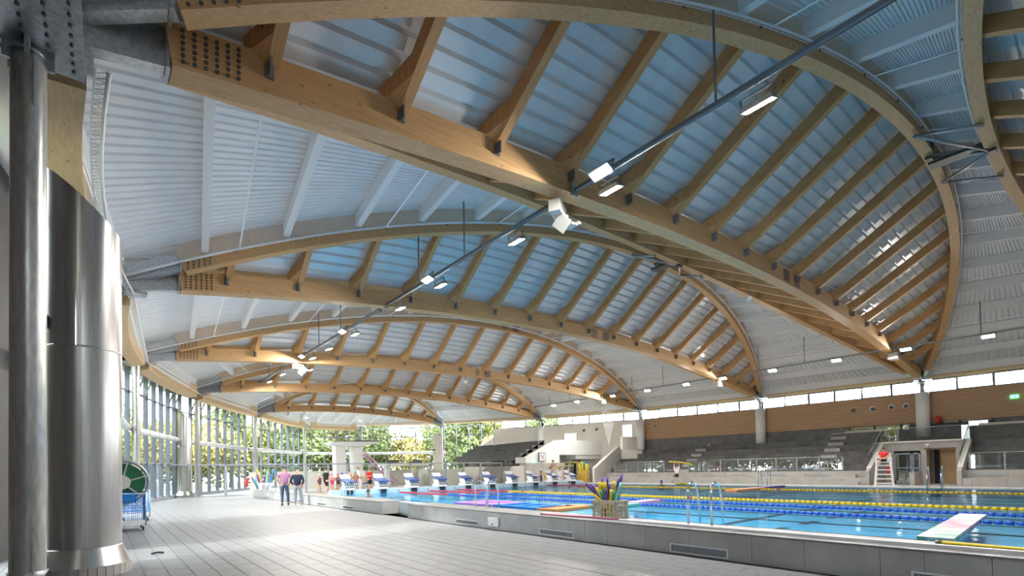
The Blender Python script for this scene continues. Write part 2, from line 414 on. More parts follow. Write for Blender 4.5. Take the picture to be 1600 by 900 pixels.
def wing_sheet(l, ta, tb, side):
    """corrugated sheet for one bay; ribs run along the leaf, rows at fixed distance from the keel"""
    fn, wn = (front, 'w') if side < 0 else (rear, 'rw')
    nt = 3; cols = []
    wmax = l[wn] + .2
    rows = []; k = 0
    while k * PITCH < wmax:
        rows += [(k * PITCH + a, b) for a, b in PROF]; k += 1
    rows = [r for r in rows if r[0] < wmax] + [(wmax, 0)]
    vs_ = []
    for i in range(nt):
        t = ta + (tb - ta) * i / (nt - 1)
        kt = keel_top(l, t); f = fn(l, t); W = abs(f.y - kt.y) + .16
        for a, b in rows:
            aa = min(a, W); s = aa / max(W, .01)
            bb = b if a <= W else 0
            vs_.append((kt.x, kt.y + side * aa, (kt.z + .24) * (1 - s) + (f.z + .62) * s + bb))
    m = len(rows); fs = []
    for i in range(nt - 1):
        for j in range(m - 1):
            a, b, c, d = i * m + j, i * m + j + 1, (i + 1) * m + j + 1, (i + 1) * m + j
            if (Vector(vs_[a]) - Vector(vs_[b])).length < 1e-5 and (Vector(vs_[c]) - Vector(vs_[d])).length < 1e-5: continue
            fs.append((a, b, c, d))
    return MB().add(vs_, fs)
def purlin(l, t, side, w=.2, d=.46):
    fn = front if side < 0 else rear
    kt = keel_top(l, t); f = fn(l, t)
    y0 = kt.y + side * .1; y1 = f.y - side * .12
    z0 = kt.z - .26; z1 = f.z - .20
    poly = [(y0, z0), (y0, z0 + d), (y1, z1 + d), (y1, z1)]
    if side > 0: poly = poly[::-1]
    mb = MB().prism(poly, 'x', kt.x - w / 2, kt.x + w / 2)
    return mb, kt, f, (y0, z0, y1, z1)
leaves = []
for k, l in enumerate(LV):
    span = l['R'][0] - l['L'][0]
    lf = thing('roof_leaf', l['lab'], 'roof', (l['L'][0], l['L'][1], ZN)); leaves.append(lf)
    n = 44 if k < 3 else 24; e = 1.45 / span
    wpart('keel_beam', arch(keel_top, l, e, 1 - e, n, .46, .66, -.33), 'wood_x', lf)
    wpart('front_arch', arch(front, l, e * 1.0, 1 - e, n, .34, .92, .13), 'wood_x', lf)
    wpart('rear_arch', arch(rear, l, e * 1.0, 1 - e, n, .34, .92, .13), 'wood_x', lf)
    np_ = int((span - 5.2) / 2.4); ts = [(2.9 + 2.4 * i) / span for i in range(np_ + 1)]
    edges = [0.0] + ts + [1.0]
    for i in range(len(edges) - 1):
        wpart('roof_sheet', wing_sheet(l, edges[i], edges[i + 1], -1), 'sheet', lf)
        wpart('roof_sheet', wing_sheet(l, edges[i], edges[i + 1], 1), 'sheet', lf)
    for i, t in enumerate(ts):
        for side in ((1,) if k == 0 else ((-1, 1) if k == 1 else (-1,))):
            mb, kt, f, (y0, z0, y1, z1) = purlin(l, t, side)
            p = wpart('purlin', mb, 'wood_y', lf)
            if abs(y1 - y0) > .9:
                dy = y1 - y0; dz = z1 - z0; s = min(.7 / abs(dy), .6)
                # haunch: the flared foot of the purlin
                x0 = kt.x - .1
                v = [(x0, y0, z0 + .02), (x0 - .32, y0, z0 + .16), (x0, y0 + dy * s, z0 + dz * s + .02), (x0, y0, z0 + .44), (x0 - .32, y0, z0 + .44), (x0, y0 + dy * s, z0 + dz * s + .44)]
                wpart('haunch', MB().add(v, [(0, 2, 1), (3, 4, 5), (0, 1, 4, 3), (1, 2, 5, 4), (0, 3, 5, 2)]), 'wood_y', p)
            fy = kt.y + side * .23
            wpart('foot_bracket', MB().box(kt.x - .14, kt.x + .0, min(fy, fy + side * .05), max(fy, fy + side * .05), z0 - .16, z0 + .08).box(kt.x - .09, kt.x - .06, min(fy, fy + side * .18), max(fy, fy + side * .18), z0 - .15, z0 + .12), 'steel_grey', p)
            hb = MB().bar((kt.x, y1 - side * .05, z1 + .1), (kt.x + .05, f.y + side * .1, f.z + .1), .12, .34)
            if i % 2: hb.cbox((kt.x + .12, f.y - side * .19, f.z - .0), (.14, .04, .42))
            wpart('head_bracket', hb, 'steel_dark', p)
    # steel shoes at both ends with bolts
    for end in (0, 1):
        x, y = l['L'] if end == 0 else l['R']; sx = 1 if end == 0 else -1
        tt = e if end == 0 else 1 - e
        a = Vector((x, y, ZN - .02))
        mb = MB()
        for fn, zo, dp in ((keel_top, -.33, .60), (front, 0, .52), (rear, 0, .52)):
            b = fn(l, tt) + Vector((0, 0, zo)); mb.bar(a + Vector((0, 0, 0 if fn is keel_top else .2)), b, .22, dp)
            bb = b + Vector((sx * .04, 0, 0)); mb.cbox((b.x, b.y, b.z), (.05, .4, dp + .1))
        mb.cbox((x + sx * .15, y, ZN - .38), (.9, .5, .06)); mb.cbox((x + sx * .1, y, ZN), (.5, .06, .75))
        wpart('steel_shoe', mb, 'galv' if k < 4 else 'steel_grey', lf)
        if k < 4 and end == 0:
            for fn, zo, rows_, cols_, wd in ((keel_top, -.33, 6, 6, .23), (front, -.17, 3, 5, .17)):
                mb = MB()
                for i in range(cols_):
                    t2 = e + (.18 + .15 * i) / span
                    c = fn(l, t2); c2 = fn(l, t2 + .01); sl = (c2.z - c.z) / max(c2.x - c.x, .01)
                    for j in range(rows_):
                        z = c.z + zo + (j - (rows_ - 1) / 2) * .095
                        mb.tube([(c.x, c.y - wd - .002, z), (c.x, c.y - wd - .028, z)], .03, 8)
                wpart('bolt_group', mb, 'steel_dark', lf)['kind'] = 'stuff'
    for j, fn in enumerate((front, keel_top)):   # splice plates at mid span
        c = fn(l, .5); c.z += -.33 if j else 0
        mb = MB(); wd = .23 if j else .17
        for q in (-.55, .55):
            for r in range(7): mb.box(c.x + q - .28, c.x + q + .28, c.y - wd - .015, c.y - wd, c.z - .24 + r * .075, c.z - .24 + r * .075 + .035)
        if k in (1, 2, 3): wpart('splice_plate', mb, 'steel_dark', lf)['kind'] = 'stuff'

# ------------------------------------------------------------------ net-covered valleys between the leaves
ENDP = [(11.5, 52.3), (19.15, 62.8), (26.15, 63.0), (34.1, 55.7)]
def poly_at(P, t):
    s = t * (len(P) - 1); i = min(int(s), len(P) - 2); f = s - i
    return Vector((P[i][0] + (P[i + 1][0] - P[i][0]) * f, P[i][1] + (P[i + 1][1] - P[i][1]) * f, ZN + .05))
def valley(k, A, B, label, near_detail):
    nt = 40
    base = A(0); vy = thing('ceiling_net', label, 'ceiling', tuple(base))
    # corrugated roof above
    ns = 30; vs_ = []
    for i in range(nt + 1):
        t = i / nt; a, b = A(t), B(t)
        for j in range(ns * 4 + 1):
            q = j // 4; r = j % 4; s = (q + (0, .66, .74, .92)[r]) / ns if j < ns * 4 else 1
            hgt = (0, 0, .08, .08)[r] if j < ns * 4 else 0
            p = a.lerp(b, s); vs_.append((p.x, p.y, p.z + .60 + hgt))
    m = ns * 4 + 1
    wpart('roof_sheet', MB().add(vs_, [(i * m + j, i * m + j + 1, (i + 1) * m + j + 1, (i + 1) * m + j) for i in range(nt) for j in range(m - 1)]), 'sheet_back', vy)
    span = (B(1).x - B(0).x); nb = int(span / 2.4)
    for i in range(nb):
        t = (i + .9) / (nb + .8); a, b = A(t) + Vector((0, .1, .36)), B(t) + Vector((0, -.1, .36))
        if (b - a).length < .5: continue
        wpart('roof_beam', MB().bar(a, b, .2, .46), 'beam_white', vy)
        if i % 2 == 0:
            t2 = t + .4 / (nb + .8)
            wpart('net_seam', MB().bar(A(t2) + Vector((0, .22, -.02)), B(t2) + Vector((0, -.22, -.02)), .045, .012), 'rope_white', vy)
    # net
    vs_ = []; mj = 6
    for i in range(nt + 1):
        t = i / nt; a, b = A(t) + Vector((0, .25, .01)), B(t) + Vector((0, -.25, .01))
        for j in range(mj + 1): p = a.lerp(b, j / mj); vs_.append(tuple(p))
    wpart('net', MB().add(vs_, [(i * (mj + 1) + j, i * (mj + 1) + j + 1, (i + 1) * (mj + 1) + j + 1, (i + 1) * (mj + 1) + j) for i in range(nt) for j in range(mj)]), 'net', vy)
    for fn, sg in ((A, 1), (B, -1)):
        pts = [fn(i / 60) + Vector((0, sg * .25, .01)) for i in range(61)]
        wpart('edge_rope', MB().tube(pts, .03, 6), 'rope_white', vy)
        if near_detail:
            pts = [fn(i / 60) + Vector((0, sg * .18, -.01)) for i in range(61)]
            wpart('edge_rail', MB().tube(pts, .014, 5), 'rope_white', vy)
            n = 420; pts = [fn(i / n) + Vector((0, sg * (.24 if i % 2 else .18), -.01)) for i in range(n + 1)]
            wpart('lacing', MB().tube(pts, .008, 3), 'rope_white', vy)
    def ex(f, o):
        p = A(0).lerp(B(0), f) + Vector((o, 0, -.45))
        if k == 1: p.x += .5 * (1 - f) + .02 - .36 * gq(f)
        return p
    pts = [ex(i / 10, .25) for i in range(11)]
    wpart('edge_rope', MB().tube(pts, .03, 6), 'rope_white', vy)
    if near_detail:
        n = 160; a0, b0 = A(0), B(0)
        wpart('edge_rail', MB().tube([ex(i / 12, .1) for i in range(13)], .016, 5), 'rope_white', vy)
        wpart('lacing', MB().tube([ex(i / n, .24 if i % 2 else .11) for i in range(n + 1)], .008, 3), 'rope_white', vy)
    return vy
VL = ['white net ceiling overhead between the topmost leaf and the largest leaf', 'white net ceiling between the largest roof leaf and the blue-lit leaf behind it', 'white net ceiling between the blue-lit roof leaf and the third leaf',
      'white net ceiling between the third and fourth roof leaves', 'white net ceiling between the fourth and the smallest roof leaf', 'white net ceiling beyond the smallest roof leaf at the glazed end']
for k in range(6):
    A = (lambda t, k=k: rear(LV[k], t)); B = (lambda t, k=k: front(LV[k + 1], t)) if k < 5 else (lambda t: poly_at(ENDP, t))
    valley(k, A, B, VL[k], k < 3)
# roof strip behind the overhead leaf
mb = MB()
pts = [front(LV[0], i / 20) for i in range(21)]
vs_ = [(p.x, p.y, p.z + .3) for p in pts] + [(p.x, -14.2, 9.5) for p in pts]
mb.add(vs_, [(i, i + 1, i + 22, i + 21) for i in range(20)])
struct('ceiling', mb, 'sheet_back', (23, -9, 9))

# struts linking neighbouring leaves at mid span
SL = ['steel strut frame linking the two leaves overhead', 'steel strut frame under the keel of the largest leaf, reaching the blue-lit leaf', 'steel strut frame linking the second and third roof leaves']
for k in range(2):
    a, b = rear(LV[k], .5), front(LV[k + 1], .5)
    sf = thing('strut_frame', SL[k], 'strut', tuple(a))
    for (pa, pb) in (((a.x, a.y, a.z - .35), (b.x + 2.2, b.y, b.z - .45)), ((a.x, a.y, a.z - .35), (b.x - 2.2, b.y, b.z - .45)), ((a.x + 2.2, a.y - .05, a.z - .45), (b.x + 2.2, b.y, b.z - .45)), ((a.x - 2.2, a.y - .05, a.z - .45), (b.x - 2.2, b.y, b.z - .45)), ((a.x + .15, a.y, a.z - .3), (b.x + .15, b.y, b.z - .3)), ((a.x - .15, a.y, a.z - .3), (b.x - .15, b.y, b.z - .3))):
        wpart('strut', MB().tube([pa, pb], .055, 8), 'galv', sf)
    wpart('gusset', MB().cbox((a.x, (a.y + b.y) / 2, a.z - .1), (.5, abs(b.y - a.y), .1)).cbox((a.x, a.y, a.z - .3), (.3, .2, .25)).cbox((b.x, b.y, b.z - .3), (.3, .2, .25)), 'steel_dark', sf)

# ------------------------------------------------------------------ edge beams, columns, glazed facade
NL = [l['L'] for l in LV]; NR = [l['R'] for l in LV]
edge_pts = NL + [(19.15, 62.8), (26.15, 63.0)] + NR[::-1]
for i in range(len(edge_pts) - 1):
    a, b = edge_pts[i], edge_pts[i + 1]
    lf_side = i < 7
    mb = MB()
    d = Vector((b[0] - a[0], b[1] - a[1], 0)); L_ = d.length; d.normalize(); nrm = Vector((-d.y, d.x, 0))   # points outward on the left side
    n = 10; vs_ = []
    zt, zb = (7.95, 7.02) if lf_side else (7.95, 7.62)
    oi0, oi1, bul = {0: (.5, .5, -.05), 1: (.5, .05, .36)}.get(i, (.18, .18, .28))
    if i < 2: zb = 7.25
    for j in range(n + 1):
        f = j / n; p = Vector((a[0], a[1], 0)) + d * (.55 + (L_ - 1.1) * f) + nrm * (bul * gq(f) + .05 if lf_side else .15)
        oi = oi0 + (oi1 - oi0) * f
        for (o_, z) in ((-oi, zb + (.10 if i > 1 else .0)), (.34, zb), (.34, zt), (-oi, zt)): vs_.append((p.x + nrm.x * o_, p.y + nrm.y * o_, z))
    fs = [(j * 4 + q, j * 4 + (q + 1) % 4, j * 4 + 4 + (q + 1) % 4, j * 4 + 4 + q) for j in range(n) for q in range(4)] + [(3, 2, 1, 0), (n * 4, n * 4 + 1, n * 4 + 2, n * 4 + 3)]
    mb.add(vs_, fs)
    tr_ = struct('trim_%d' % (i + 1), mb, 'wood_panel', (a[0], a[1], 7.5))
    if lf_side:
        ov = 2.0
        aa, bb = Vector((a[0], a[1], 7.5)) - d * .7, Vector((b[0], b[1], 7.5)) + d * .7
        q0, q1, q2, q3 = aa, bb, bb + nrm * ov, aa + nrm * ov
        up_v = Vector((0, 0, .12))
        wpart('eave_soffit', MB().add([q0, q1, q2, q3, q0 + up_v, q1 + up_v, q2 + up_v, q3 + up_v], [(3, 2, 1, 0), (4, 5, 6, 7), (0, 1, 5, 4), (1, 2, 6, 5), (2, 3, 7, 6), (3, 0, 4, 7)]), 'white_paint', tr_)
    wpart('upstand', MB().bar((a[0] + nrm.x * .25, a[1] + nrm.y * .25, 8.15), (b[0] + nrm.x * .25, b[1] + nrm.y * .25, 8.15), .5, .9), 'white_paint', tr_)
FAC = [(-1.9, -14), (-1.85, 9.0), (-.55, 19.9), (.5, 31.8), (4.2, 42.3), (10.5, 53.1), (18.6, 63.8), (26.5, 64.1), (34.9, 56.4), (38.4, 50.05)]
wall_left = struct('wall_left', MB().bar((-1.65, 13.1, 3.9), (-.65, 19.9, 3.9), .25, 7.8), 'panel_dark', (-1.3, 15, 0))
wpart('panel_wall', MB().bar((-1.85, 11.0, 7.6), (-1.62, 13.1, 7.6), .25, .5), 'panel_dark', wall_left)
wpart('panel_wall', MB().bar((-1.95, -14.2, 3.9), (-1.85, 11.05, 3.9), .25, 7.8), 'panel_dark', wall_left)
def facade(idx, a, b, n, f0=0.0, sashes=(), doors=None):
    a3, b3 = Vector((a[0], a[1], 0)), Vector((b[0], b[1], 0)); a3 = a3.lerp(b3, f0)
    d = (b3 - a3); ln = d.length; u = d / ln; nr = Vector((u.y, -u.x, 0))   # nr points indoors on the left side
    w = struct('window_%d' % idx, None, None, tuple(a3))
    Zb, Zt = .16, 7.35
    ang = math.atan2(u.y, u.x)
    wpart('sill', MB().bar(a3 + Vector((0, 0, .08)), b3 + Vector((0, 0, .08)), .3, .16), 'frame_light', w)
    me = None
    for i in range(n + 1):
        p = a3 + u * (ln * i / n)
        if me is None:
            me = MB().cbox((0, 0, (Zb + Zt) / 2), (.07, .24, Zt - Zb)).mesh('mullion')
        o = link('mullion', me, 'frame', w, (p.x - a3.x, p.y - a3.y, 0), ang)
    for z, h in ((2.32, .09), (6.1, .07), (7.36, .12), (.2, .1)):
        wpart('transom', MB().bar(a3 + Vector((0, 0, z)), b3 + Vector((0, 0, z)), .12, h), 'frame_light', w)
    step = ln / n
    pm = {}
    for i in range(n):
        p = a3 + u * (step * (i + .5)) - nr * .0
        for z0, z1 in ((.25, 2.28), (2.36, 6.06), (6.14, 7.3)):
            if (z0, i % 4 == sashes) == (6.14, True): continue
            if z0 not in pm: pm[z0] = MB().add([(-step / 2 + .04, 0, z0), (step / 2 - .04, 0, z0), (step / 2 - .04, 0, z1), (-step / 2 + .04, 0, z1)], [(0, 1, 2, 3)]).mesh('pane')
            link('pane', pm[z0], 'glass', w, (p.x - a3.x, p.y - a3.y, 0), ang)
        if i % 4 == sashes:   # opened vent sash, tilted inwards at the top
            q = p; sw = step / 2 - .05
            mb = MB(); A = q - u * sw; B = q + u * sw
            lo, hi = Vector((0, 0, 6.16)), Vector((0, 0, 7.24)) + nr * .38
            for s0, s1 in ((A + lo, B + lo), (A + hi, B + hi), (A + lo, A + hi), (B + lo, B + hi)): mb.bar(s0, s1, .06, .08)
            s_ = wpart('vent_sash', mb, 'steel_grey', w)
            wpart('sash_pane', MB().add([A + lo, B + lo, B + hi, A + hi], [(0, 1, 2, 3)]), 'glass', s_)
    return w
facade(1, (-1.85, 11.05), (-1.66, 13.1), 1, 0, 9)
facade(2, FAC[2], FAC[3], 8, 0, 1)
facade(3, FAC[3], FAC[4], 8, 0, 2)
facade(4, FAC[4], FAC[5], 8, 0, 1)
facade(5, FAC[5], FAC[6], 8, 0, 2)
facade(6, FAC[6], FAC[7], 5, 0, 1)
facade(7, FAC[7], FAC[8], 6, 0, 3)
facade(8, FAC[8], FAC[9], 4, 0, 2)
# horizontal white air tube following the glazing
TUB = [(-1.2, 13.2), (-.1, 19.9), (.95, 31.8), (4.45, 42.6), (10.6, 53.1), (18.9, 63.2), (26.2, 63.5), (34.4, 56.2)]
TLB = ['white air tube along the glazing behind the big steel duct', 'white air tube along the glazing between the carts and the second steel duct', 'white air tube along the glazing just before the slim second duct', 'white air tube along the glazing just past the slim second duct', 'white air tube along the glazing behind the two standing men', 'white air tube across the end glazing behind the diving tower', 'white air tube across the end glazing behind the lifeguard in red']
for i in range(len(TUB) - 1):
    a, b = Vector((*TUB[i], 4.0)), Vector((*TUB[i + 1], 4.0)); d = (b - a).normalized()
    t_ = thing('air_tube', TLB[i], 'duct', tuple(a))
    wpart('tube', MB().tube([a + d * .5, b - d * .5], .17, 14), 'white_plastic', t_)
    mb = MB()
    for q in range(6): c = a.lerp(b, (q + .7) / 6.4); mb.tube([c - d * .03, c + d * .03], .178, 14)
    wpart('clamp_ring', mb, 'frame_light', t_)
    wpart('end_cap', MB().tube([a + d * .42, a + d * .5], .1, 10).tube([b - d * .5, b - d * .42], .1, 10), 'black', t_)
CLB = ['thick galvanised steel tube column in front of the big steel duct', 'galvanised tube column standing behind the big steel duct', 'galvanised tube column by the glazing above the wire carts', 'galvanised tube column behind the slim second duct', 'galvanised tube column at the glazing past the second duct']
def tube_column(x, y, label, ztop=7.3):
    c = thing('tube_column', label, 'column', (x, y, 0))
    part('shaft', MB().lathe((0, 0, 0), [(.172, .35), (.176, .36), (.176, ztop - .12), (.172, ztop)], 28), 'galv_tube', c)
    part('base_pin', MB().tube([(-.16, 0, .12), (.16, 0, .12)], .12, 18).cbox((0, 0, .25), (.06, .3, .26)).cbox((0, 0, .02), (.6, .6, .04)).lathe((0, 0, 0), [(.12, .2), (.2, .36)], 20), 'galv', c)
    part('fin', MB().cbox((.06, -.176, .55), (.02, .03, .4)).cbox((.06, -.176, ztop - .35), (.02, .03, .7)), 'galv', c)
    hd = MB().cbox((0, 0, ztop + .05), (.05, .5, .3)).cbox((0, 0, ztop + .05), (.5, .05, .3)).lathe((0, 0, 0), [(.2, ztop), (.06, ztop + .14)], 16).cbox((0, 0, ztop + .2), (.9, .45, .05))
    part('head_bracket', hd, 'galv', c)
    return c
tube_column(-.745, 8.8, CLB[0], 7.0)
for i in range(2, 5): tube_column(LV[i]['L'][0] - (.25 if i < 4 else -.12), LV[i]['L'][1] + (.9 if i == 4 else 0), CLB[i - 1])
tube_column(LV[5]['L'][0] - .25, LV[5]['L'][1], CLB[4])
tube_column(18.9, 62.6, 'tube column at the corner of the end glazing behind the swimmers'); tube_column(26.2, 62.9, 'tube column at the end glazing behind the diving platform'); tube_column(34.2, 55.9, 'tube column at the end glazing beside the cream air duct')
# connection plate on the edge beam above the first column
pl = thing('gusset_plate', 'bolted galvanised plate on the edge beam above the thick tube column', 'plate', (-.7, 9.2, 7.5))
mb = MB().box(-1.12, -.2, 7.4, 9.15, 7.19, 7.235).box(-1.12, -.2, 7.4, 9.15, 7.14, 7.16)
wpart('plate', mb, 'galv', pl)
mb = MB()
for i in range(9):
    for j in range(4): mb.tube([(-1.02 + j * .235, 7.5 + i * .185, 7.14), (-1.02 + j * .235, 7.5 + i * .185, 7.115)], .022, 8)
wpart('bolt_group', mb, 'steel_dark', pl)['kind'] = 'stuff'

# big oblique-topped air ducts
def big_duct(x, y, r, zhi, zlo, ang, label, mat_):
    c = thing('air_duct', label, 'duct', (x, y, 0)); n = 48; mb = MB(); vs_ = []
    for zi in range(4):
        for k in range(n):
            a = 2 * math.pi * k / n; cs = math.cos(a - ang)
            top = (zhi + zlo) / 2 + cs * (zhi - zlo) / 2
            z = (.42, 2.4, 3.55, top)[zi]
            vs_.append((r * math.cos(a), r * math.sin(a), z))
    mb.add(vs_, [(i * n + k, i * n + (k + 1) % n, (i + 1) * n + (k + 1) % n, (i + 1) * n + k) for i in range(3) for k in range(n)], True)
    inner = [(v[0] * .985, v[1] * .985, v[2]) for v in vs_[-n:]] + [(v[0] * .985, v[1] * .985, v[2] - 1.4) for v in vs_[-n:]]
    mb.add(inner, [(k, k + n, (k + 1) % n + n, (k + 1) % n) for k in range(n)] + [tuple(range(n, 2 * n))], True)
    part('shaft', mb, mat_, c)
    part('seam_ring', MB().lathe((0, 0, 0), [(r + .003, 3.535), (r + .006, 3.55), (r + .003, 3.565)], 48), mat_, c)
    part('vertical_seam', MB().cbox((r * math.cos(-1.75), r * math.sin(-1.75), 4.6), (.012, .012, 2.1)), 'chrome', c)
    part('skirt', MB().lathe((0, 0, 0), [(r + .12, .16), (r + .11, .17), (r + .01, .44), (r + .0, .45)], 48), mat_, c)
    mb = MB(); nn = 34; R2 = r + .11
    for k in range(nn):
        a = 2 * math.pi * (k + .5) / nn; mb.cbox((R2 * math.cos(a), R2 * math.sin(a), .08), (.02, 2 * math.pi * R2 / nn - .008, .16), a)
    part('plinth', MB().lathe((0, 0, 0), [(r + .1, 0), (r + .1, .158)], 40), 'grout', c); part('plinth_tiles', mb, 'stone_light', c)
    part('strap', MB().tube([(-r * .6, -.1, 3.95), (-r - .14, -.14, 3.95)], .1, 12), 'black', c)
    return c
big_duct(-.24, 10.45, .478, 6.35, 5.45, D2R(175), 'big brushed steel air duct with slanted top beside the thick tube column', 'steel_brushed')
big_duct(4.3, 41.25, .5, 6.3, 5.35, D2R(175), 'slim-looking silver air duct with slanted top by the glazing', 'steel_brushed')
big_duct(30.2, 50.2, .55, 5.9, 5.1, D2R(190), 'cream air duct with slanted top at the diving end', 'cream')

# ------------------------------------------------------------------ seating side: wall, clerestory, bleachers
WR = [(47.6, -14), (47.6, 8.9), (47.1, 20.5), (45.4, 32.6), (41.3, 44.2), (38.4, 50.0)]
def wallband(name, pts, z0, z1, m_, th=.25, off=0):
    w = struct(name, None, None, (pts[0][0], pts[0][1], z0))
    for a, b in zip(pts[:-1], pts[1:]):
        wpart('wall_band', MB().bar((a[0] + off, a[1], (z0 + z1) / 2), (b[0] + off, b[1], (z0 + z1) / 2), th, z1 - z0), m_, w)
    return w
wallband('wall_right', [WR[0], WR[1], WR[2], WR[3]], 4.5, 6.7, 'slatwood')
wallband('wall_right_upper', [WR[3], WR[4], WR[5]], 0, 6.7, 'cream')
wallband('wall_right_lower', [WR[0], WR[1], WR[2], WR[3]], 0, 4.5, 'stone_dark', off=.1)
wi = 9
for si, (a, b) in enumerate(zip(WR[:-1], WR[1:])):
    a3, b3 = Vector((a[0], a[1], 0)), Vector((b[0], b[1], 0)); ln = (b3 - a3).length; u = (b3 - a3) / ln; n = max(2, round(ln / 1.95)); nr = Vector((-u.y, u.x, 0))
    w = struct('window_%d' % wi, None, None, (a[0], a[1], 6.7)); wi += 1
    for z in (6.74, 7.62): wpart('frame_rail', MB().bar(a3 + Vector((0, 0, z)), b3 + Vector((0, 0, z)), .14, .07), 'frame', w)
    for i in range(n + 1):
        p = a3 + u * (ln * i / n); wpart('frame_post', MB().bar(p + Vector((0, 0, 6.72)), p + Vector((0, 0, 7.64)), .06, .14), 'frame', w)
    for i in range(n):
        A, B = a3 + u * (ln * i / n + .04), a3 + u * (ln * (i + 1) / n - .04)
        tilt = nr * (.3 if i % 3 == 1 else 0); lo, hi = Vector((0, 0, 6.78)), Vector((0, 0, 7.58)) + tilt
        pn = wpart('pane', MB().add([A + lo, B + lo, B + hi, A + hi], [(0, 1, 2, 3)]), 'glass_clear', w)
        if i % 3 == 1:
            mb = MB()
            for s0, s1 in ((A + lo, B + lo), (A + hi, B + hi), (A + lo, A + hi), (B + lo, B + hi)): mb.bar(s0, s1, .05, .06)
            wpart('sash_frame', mb, 'frame_light', pn)
RC = ['white round column on the stand where the largest leaf lands', 'cream round column where the blue-lit leaf lands at the wood wall end', 'cream round column on the cream wall where the third leaf lands', 'steel column at the slanted cream wall where the fourth leaf lands']
for i, (x, y) in enumerate(NR[1:5]):
    c = thing('wall_column', RC[i], 'column', (x - .1, y, 3.4))
    part('shaft', MB().lathe((0, 0, 0), [(.42, 0), (.42, 3.3)], 24), 'white_paint', c)
    part('steel_neck', MB().lathe((0, 0, 0), [(.13, 3.3), (.13, 4.1)], 16).cbox((0, 0, 4.1), (.5, .5, .05)), 'galv', c)

X0S, X1S, X2S = 40.8, 41.7, 42.7
RT, RH, NRW = .8, .5, 6
def stand(name, y0, y1):
    s = struct(name, MB().box(X0S + .02, X2S, y0, y1, 0, .45).box(X1S + .02, X2S, y0, y1, .4, .94), 'grout', (X0S, y0, 0))
    st = 1.5
    def slabs(x0, x1, z0, z1, m_, face):
        y = y0
        while y < y1 - .05:
            e = min(y + st, y1)
            wpart(face, MB().box(x0, x1, y + .005, e - .005, z0, z1), m_, s); y = e
    slabs(X0S, X0S + .03, 0, .46, 'stone_light', 'riser_slab'); slabs(X0S, X1S + .02, .46, .49, 'stone_light', 'tread_slab')
    slabs(X1S, X1S + .03, .49, .95, 'stone_light', 'riser_slab'); slabs(X1S, X2S + .05, .95, .98, 'stone_light', 'tread_slab')
    for i in range(NRW):
        x = X2S + RT * i; z = .98 + RH * i
        slabs(x, x + .04, z, z + RH - .03, 'stone_dark', 'riser_slab')
        wpart('bench_tread', MB().box(x - .03, x + RT + .05, y0, y1, z + RH - .035, z + RH), 'stone_dark', s)
        wpart('bench_fill', MB().box(x + .05, x + RT + .05, y0 + .01, y1 - .01, 0, z + RH - .035), 'grout', s)
    return s
st_a = stand('grandstand_main', 10.95, 34.8); st_b = stand('grandstand_near', -14, 5.95)
ZT = .98 + RH * NRW; XT = X2S + RT * NRW
for s_, yc in ((st_a, 14.2), (st_a, 25.9)):
    for i in range(NRW):
        z = .98 + RH * i; x = X2S + RT * i
        wpart('stair_step', MB().box(x - .34, x, yc - .55, yc + .55, z, z + RH / 2), 'stone', s_)
    wpart('stair_top', MB().box(XT - .5, XT - .1, yc - .7, yc + .7, ZT, ZT + .07), 'cream', s_)
for yc in (11.9, 26.6):
    wpart('stair_step', MB().box(X0S - .3, X0S, yc - .6, yc + .6, 0, .25), 'stone', st_a); wpart('stair_step', MB().box(X1S - .35, X1S, yc - .2, yc + 1.0, .49, .74), 'stone', st_a)
for (a, b) in ((23.7, 22.2), (21.0, 19.4), (18.2, 16.4), (27.6, 26.0), (30.4, 29.0), (33.4, 32.3), (15.2, 13.4), (5.5, 4.0), (2.6, .6)):
    p_ = st_a if a > 6 else st_b
    wpart('grille', MB().bar((X1S - .01, b, .72), (X1S - .01, a, .72), .02, .12), 'frame_light', p_)
    wpart('grille', MB().bar((X2S - .01, b + .4, 1.2), (X2S - .01, a + .4, 1.2), .02, .12), 'frame_light', p_)
wpart('ledge', MB().bar((XT - .06, -14, ZT + .12), (XT - .06, 5.9, ZT + .12), .3, .16), 'cream', st_b)
wpart('ledge', MB().bar((XT - .06, 10.95, ZT + .12), (XT - .06, 14.0, ZT + .12), .3, .16), 'cream', st_a)
# ------------------------------------------------------------------ entrance gap in the stands
VX = 44.5
vo = struct('wall_entrance', MB().box(VX, VX + .25, 8.38, 10.95, 2.35, 2.95).box(VX, VX + .25, 5.95, 8.38, 2.42, 2.95).box(VX, VX + .25, 10.15, 10.95, 0, 2.35).box(VX, VX + .25, 8.3, 8.62, 0, 2.35), 'stone_light', (VX, 8.4, 0))
wpart('wall_slab', MB().box(VX - .01, VX + .1, 5.95, 6.75, 0, 2.42), 'stone_light', vo)
wpart('ledge', MB().box(VX - .15, VX + .2, 5.95, 10.95, 2.95, 3.05), 'cream', vo)
wpart('recess_wall', MB().box(VX + 1.6, VX + 1.8, 6.6, 8.4, 0, 2.5), 'wood_panel', vo); wpart('recess_ceiling', MB().box(VX, VX + 1.7, 6.7, 8.4, 2.4, 2.48), 'wood_panel', vo)
wpart('recess_side', MB().box(VX + .1, VX + 1.7, 8.3, 8.4, 0, 2.42), 'stone_light', vo); wpart('recess_post', MB().box(VX + 1.2, VX + 1.5, 7.85, 8.1, 0, 2.4), 'navy', vo)
wpart('recess_side', MB().box(VX + .1, VX + 1.7, 6.6, 6.75, 0, 2.42), 'wood_panel', vo)
wpart('wall_behind', MB().box(VX + 1.7, VX + 1.9, 5.95, 10.95, 0, 3.0), 'stone_dark', vo)
dr = struct('door_1', None, None, (VX, 9.35, 0))
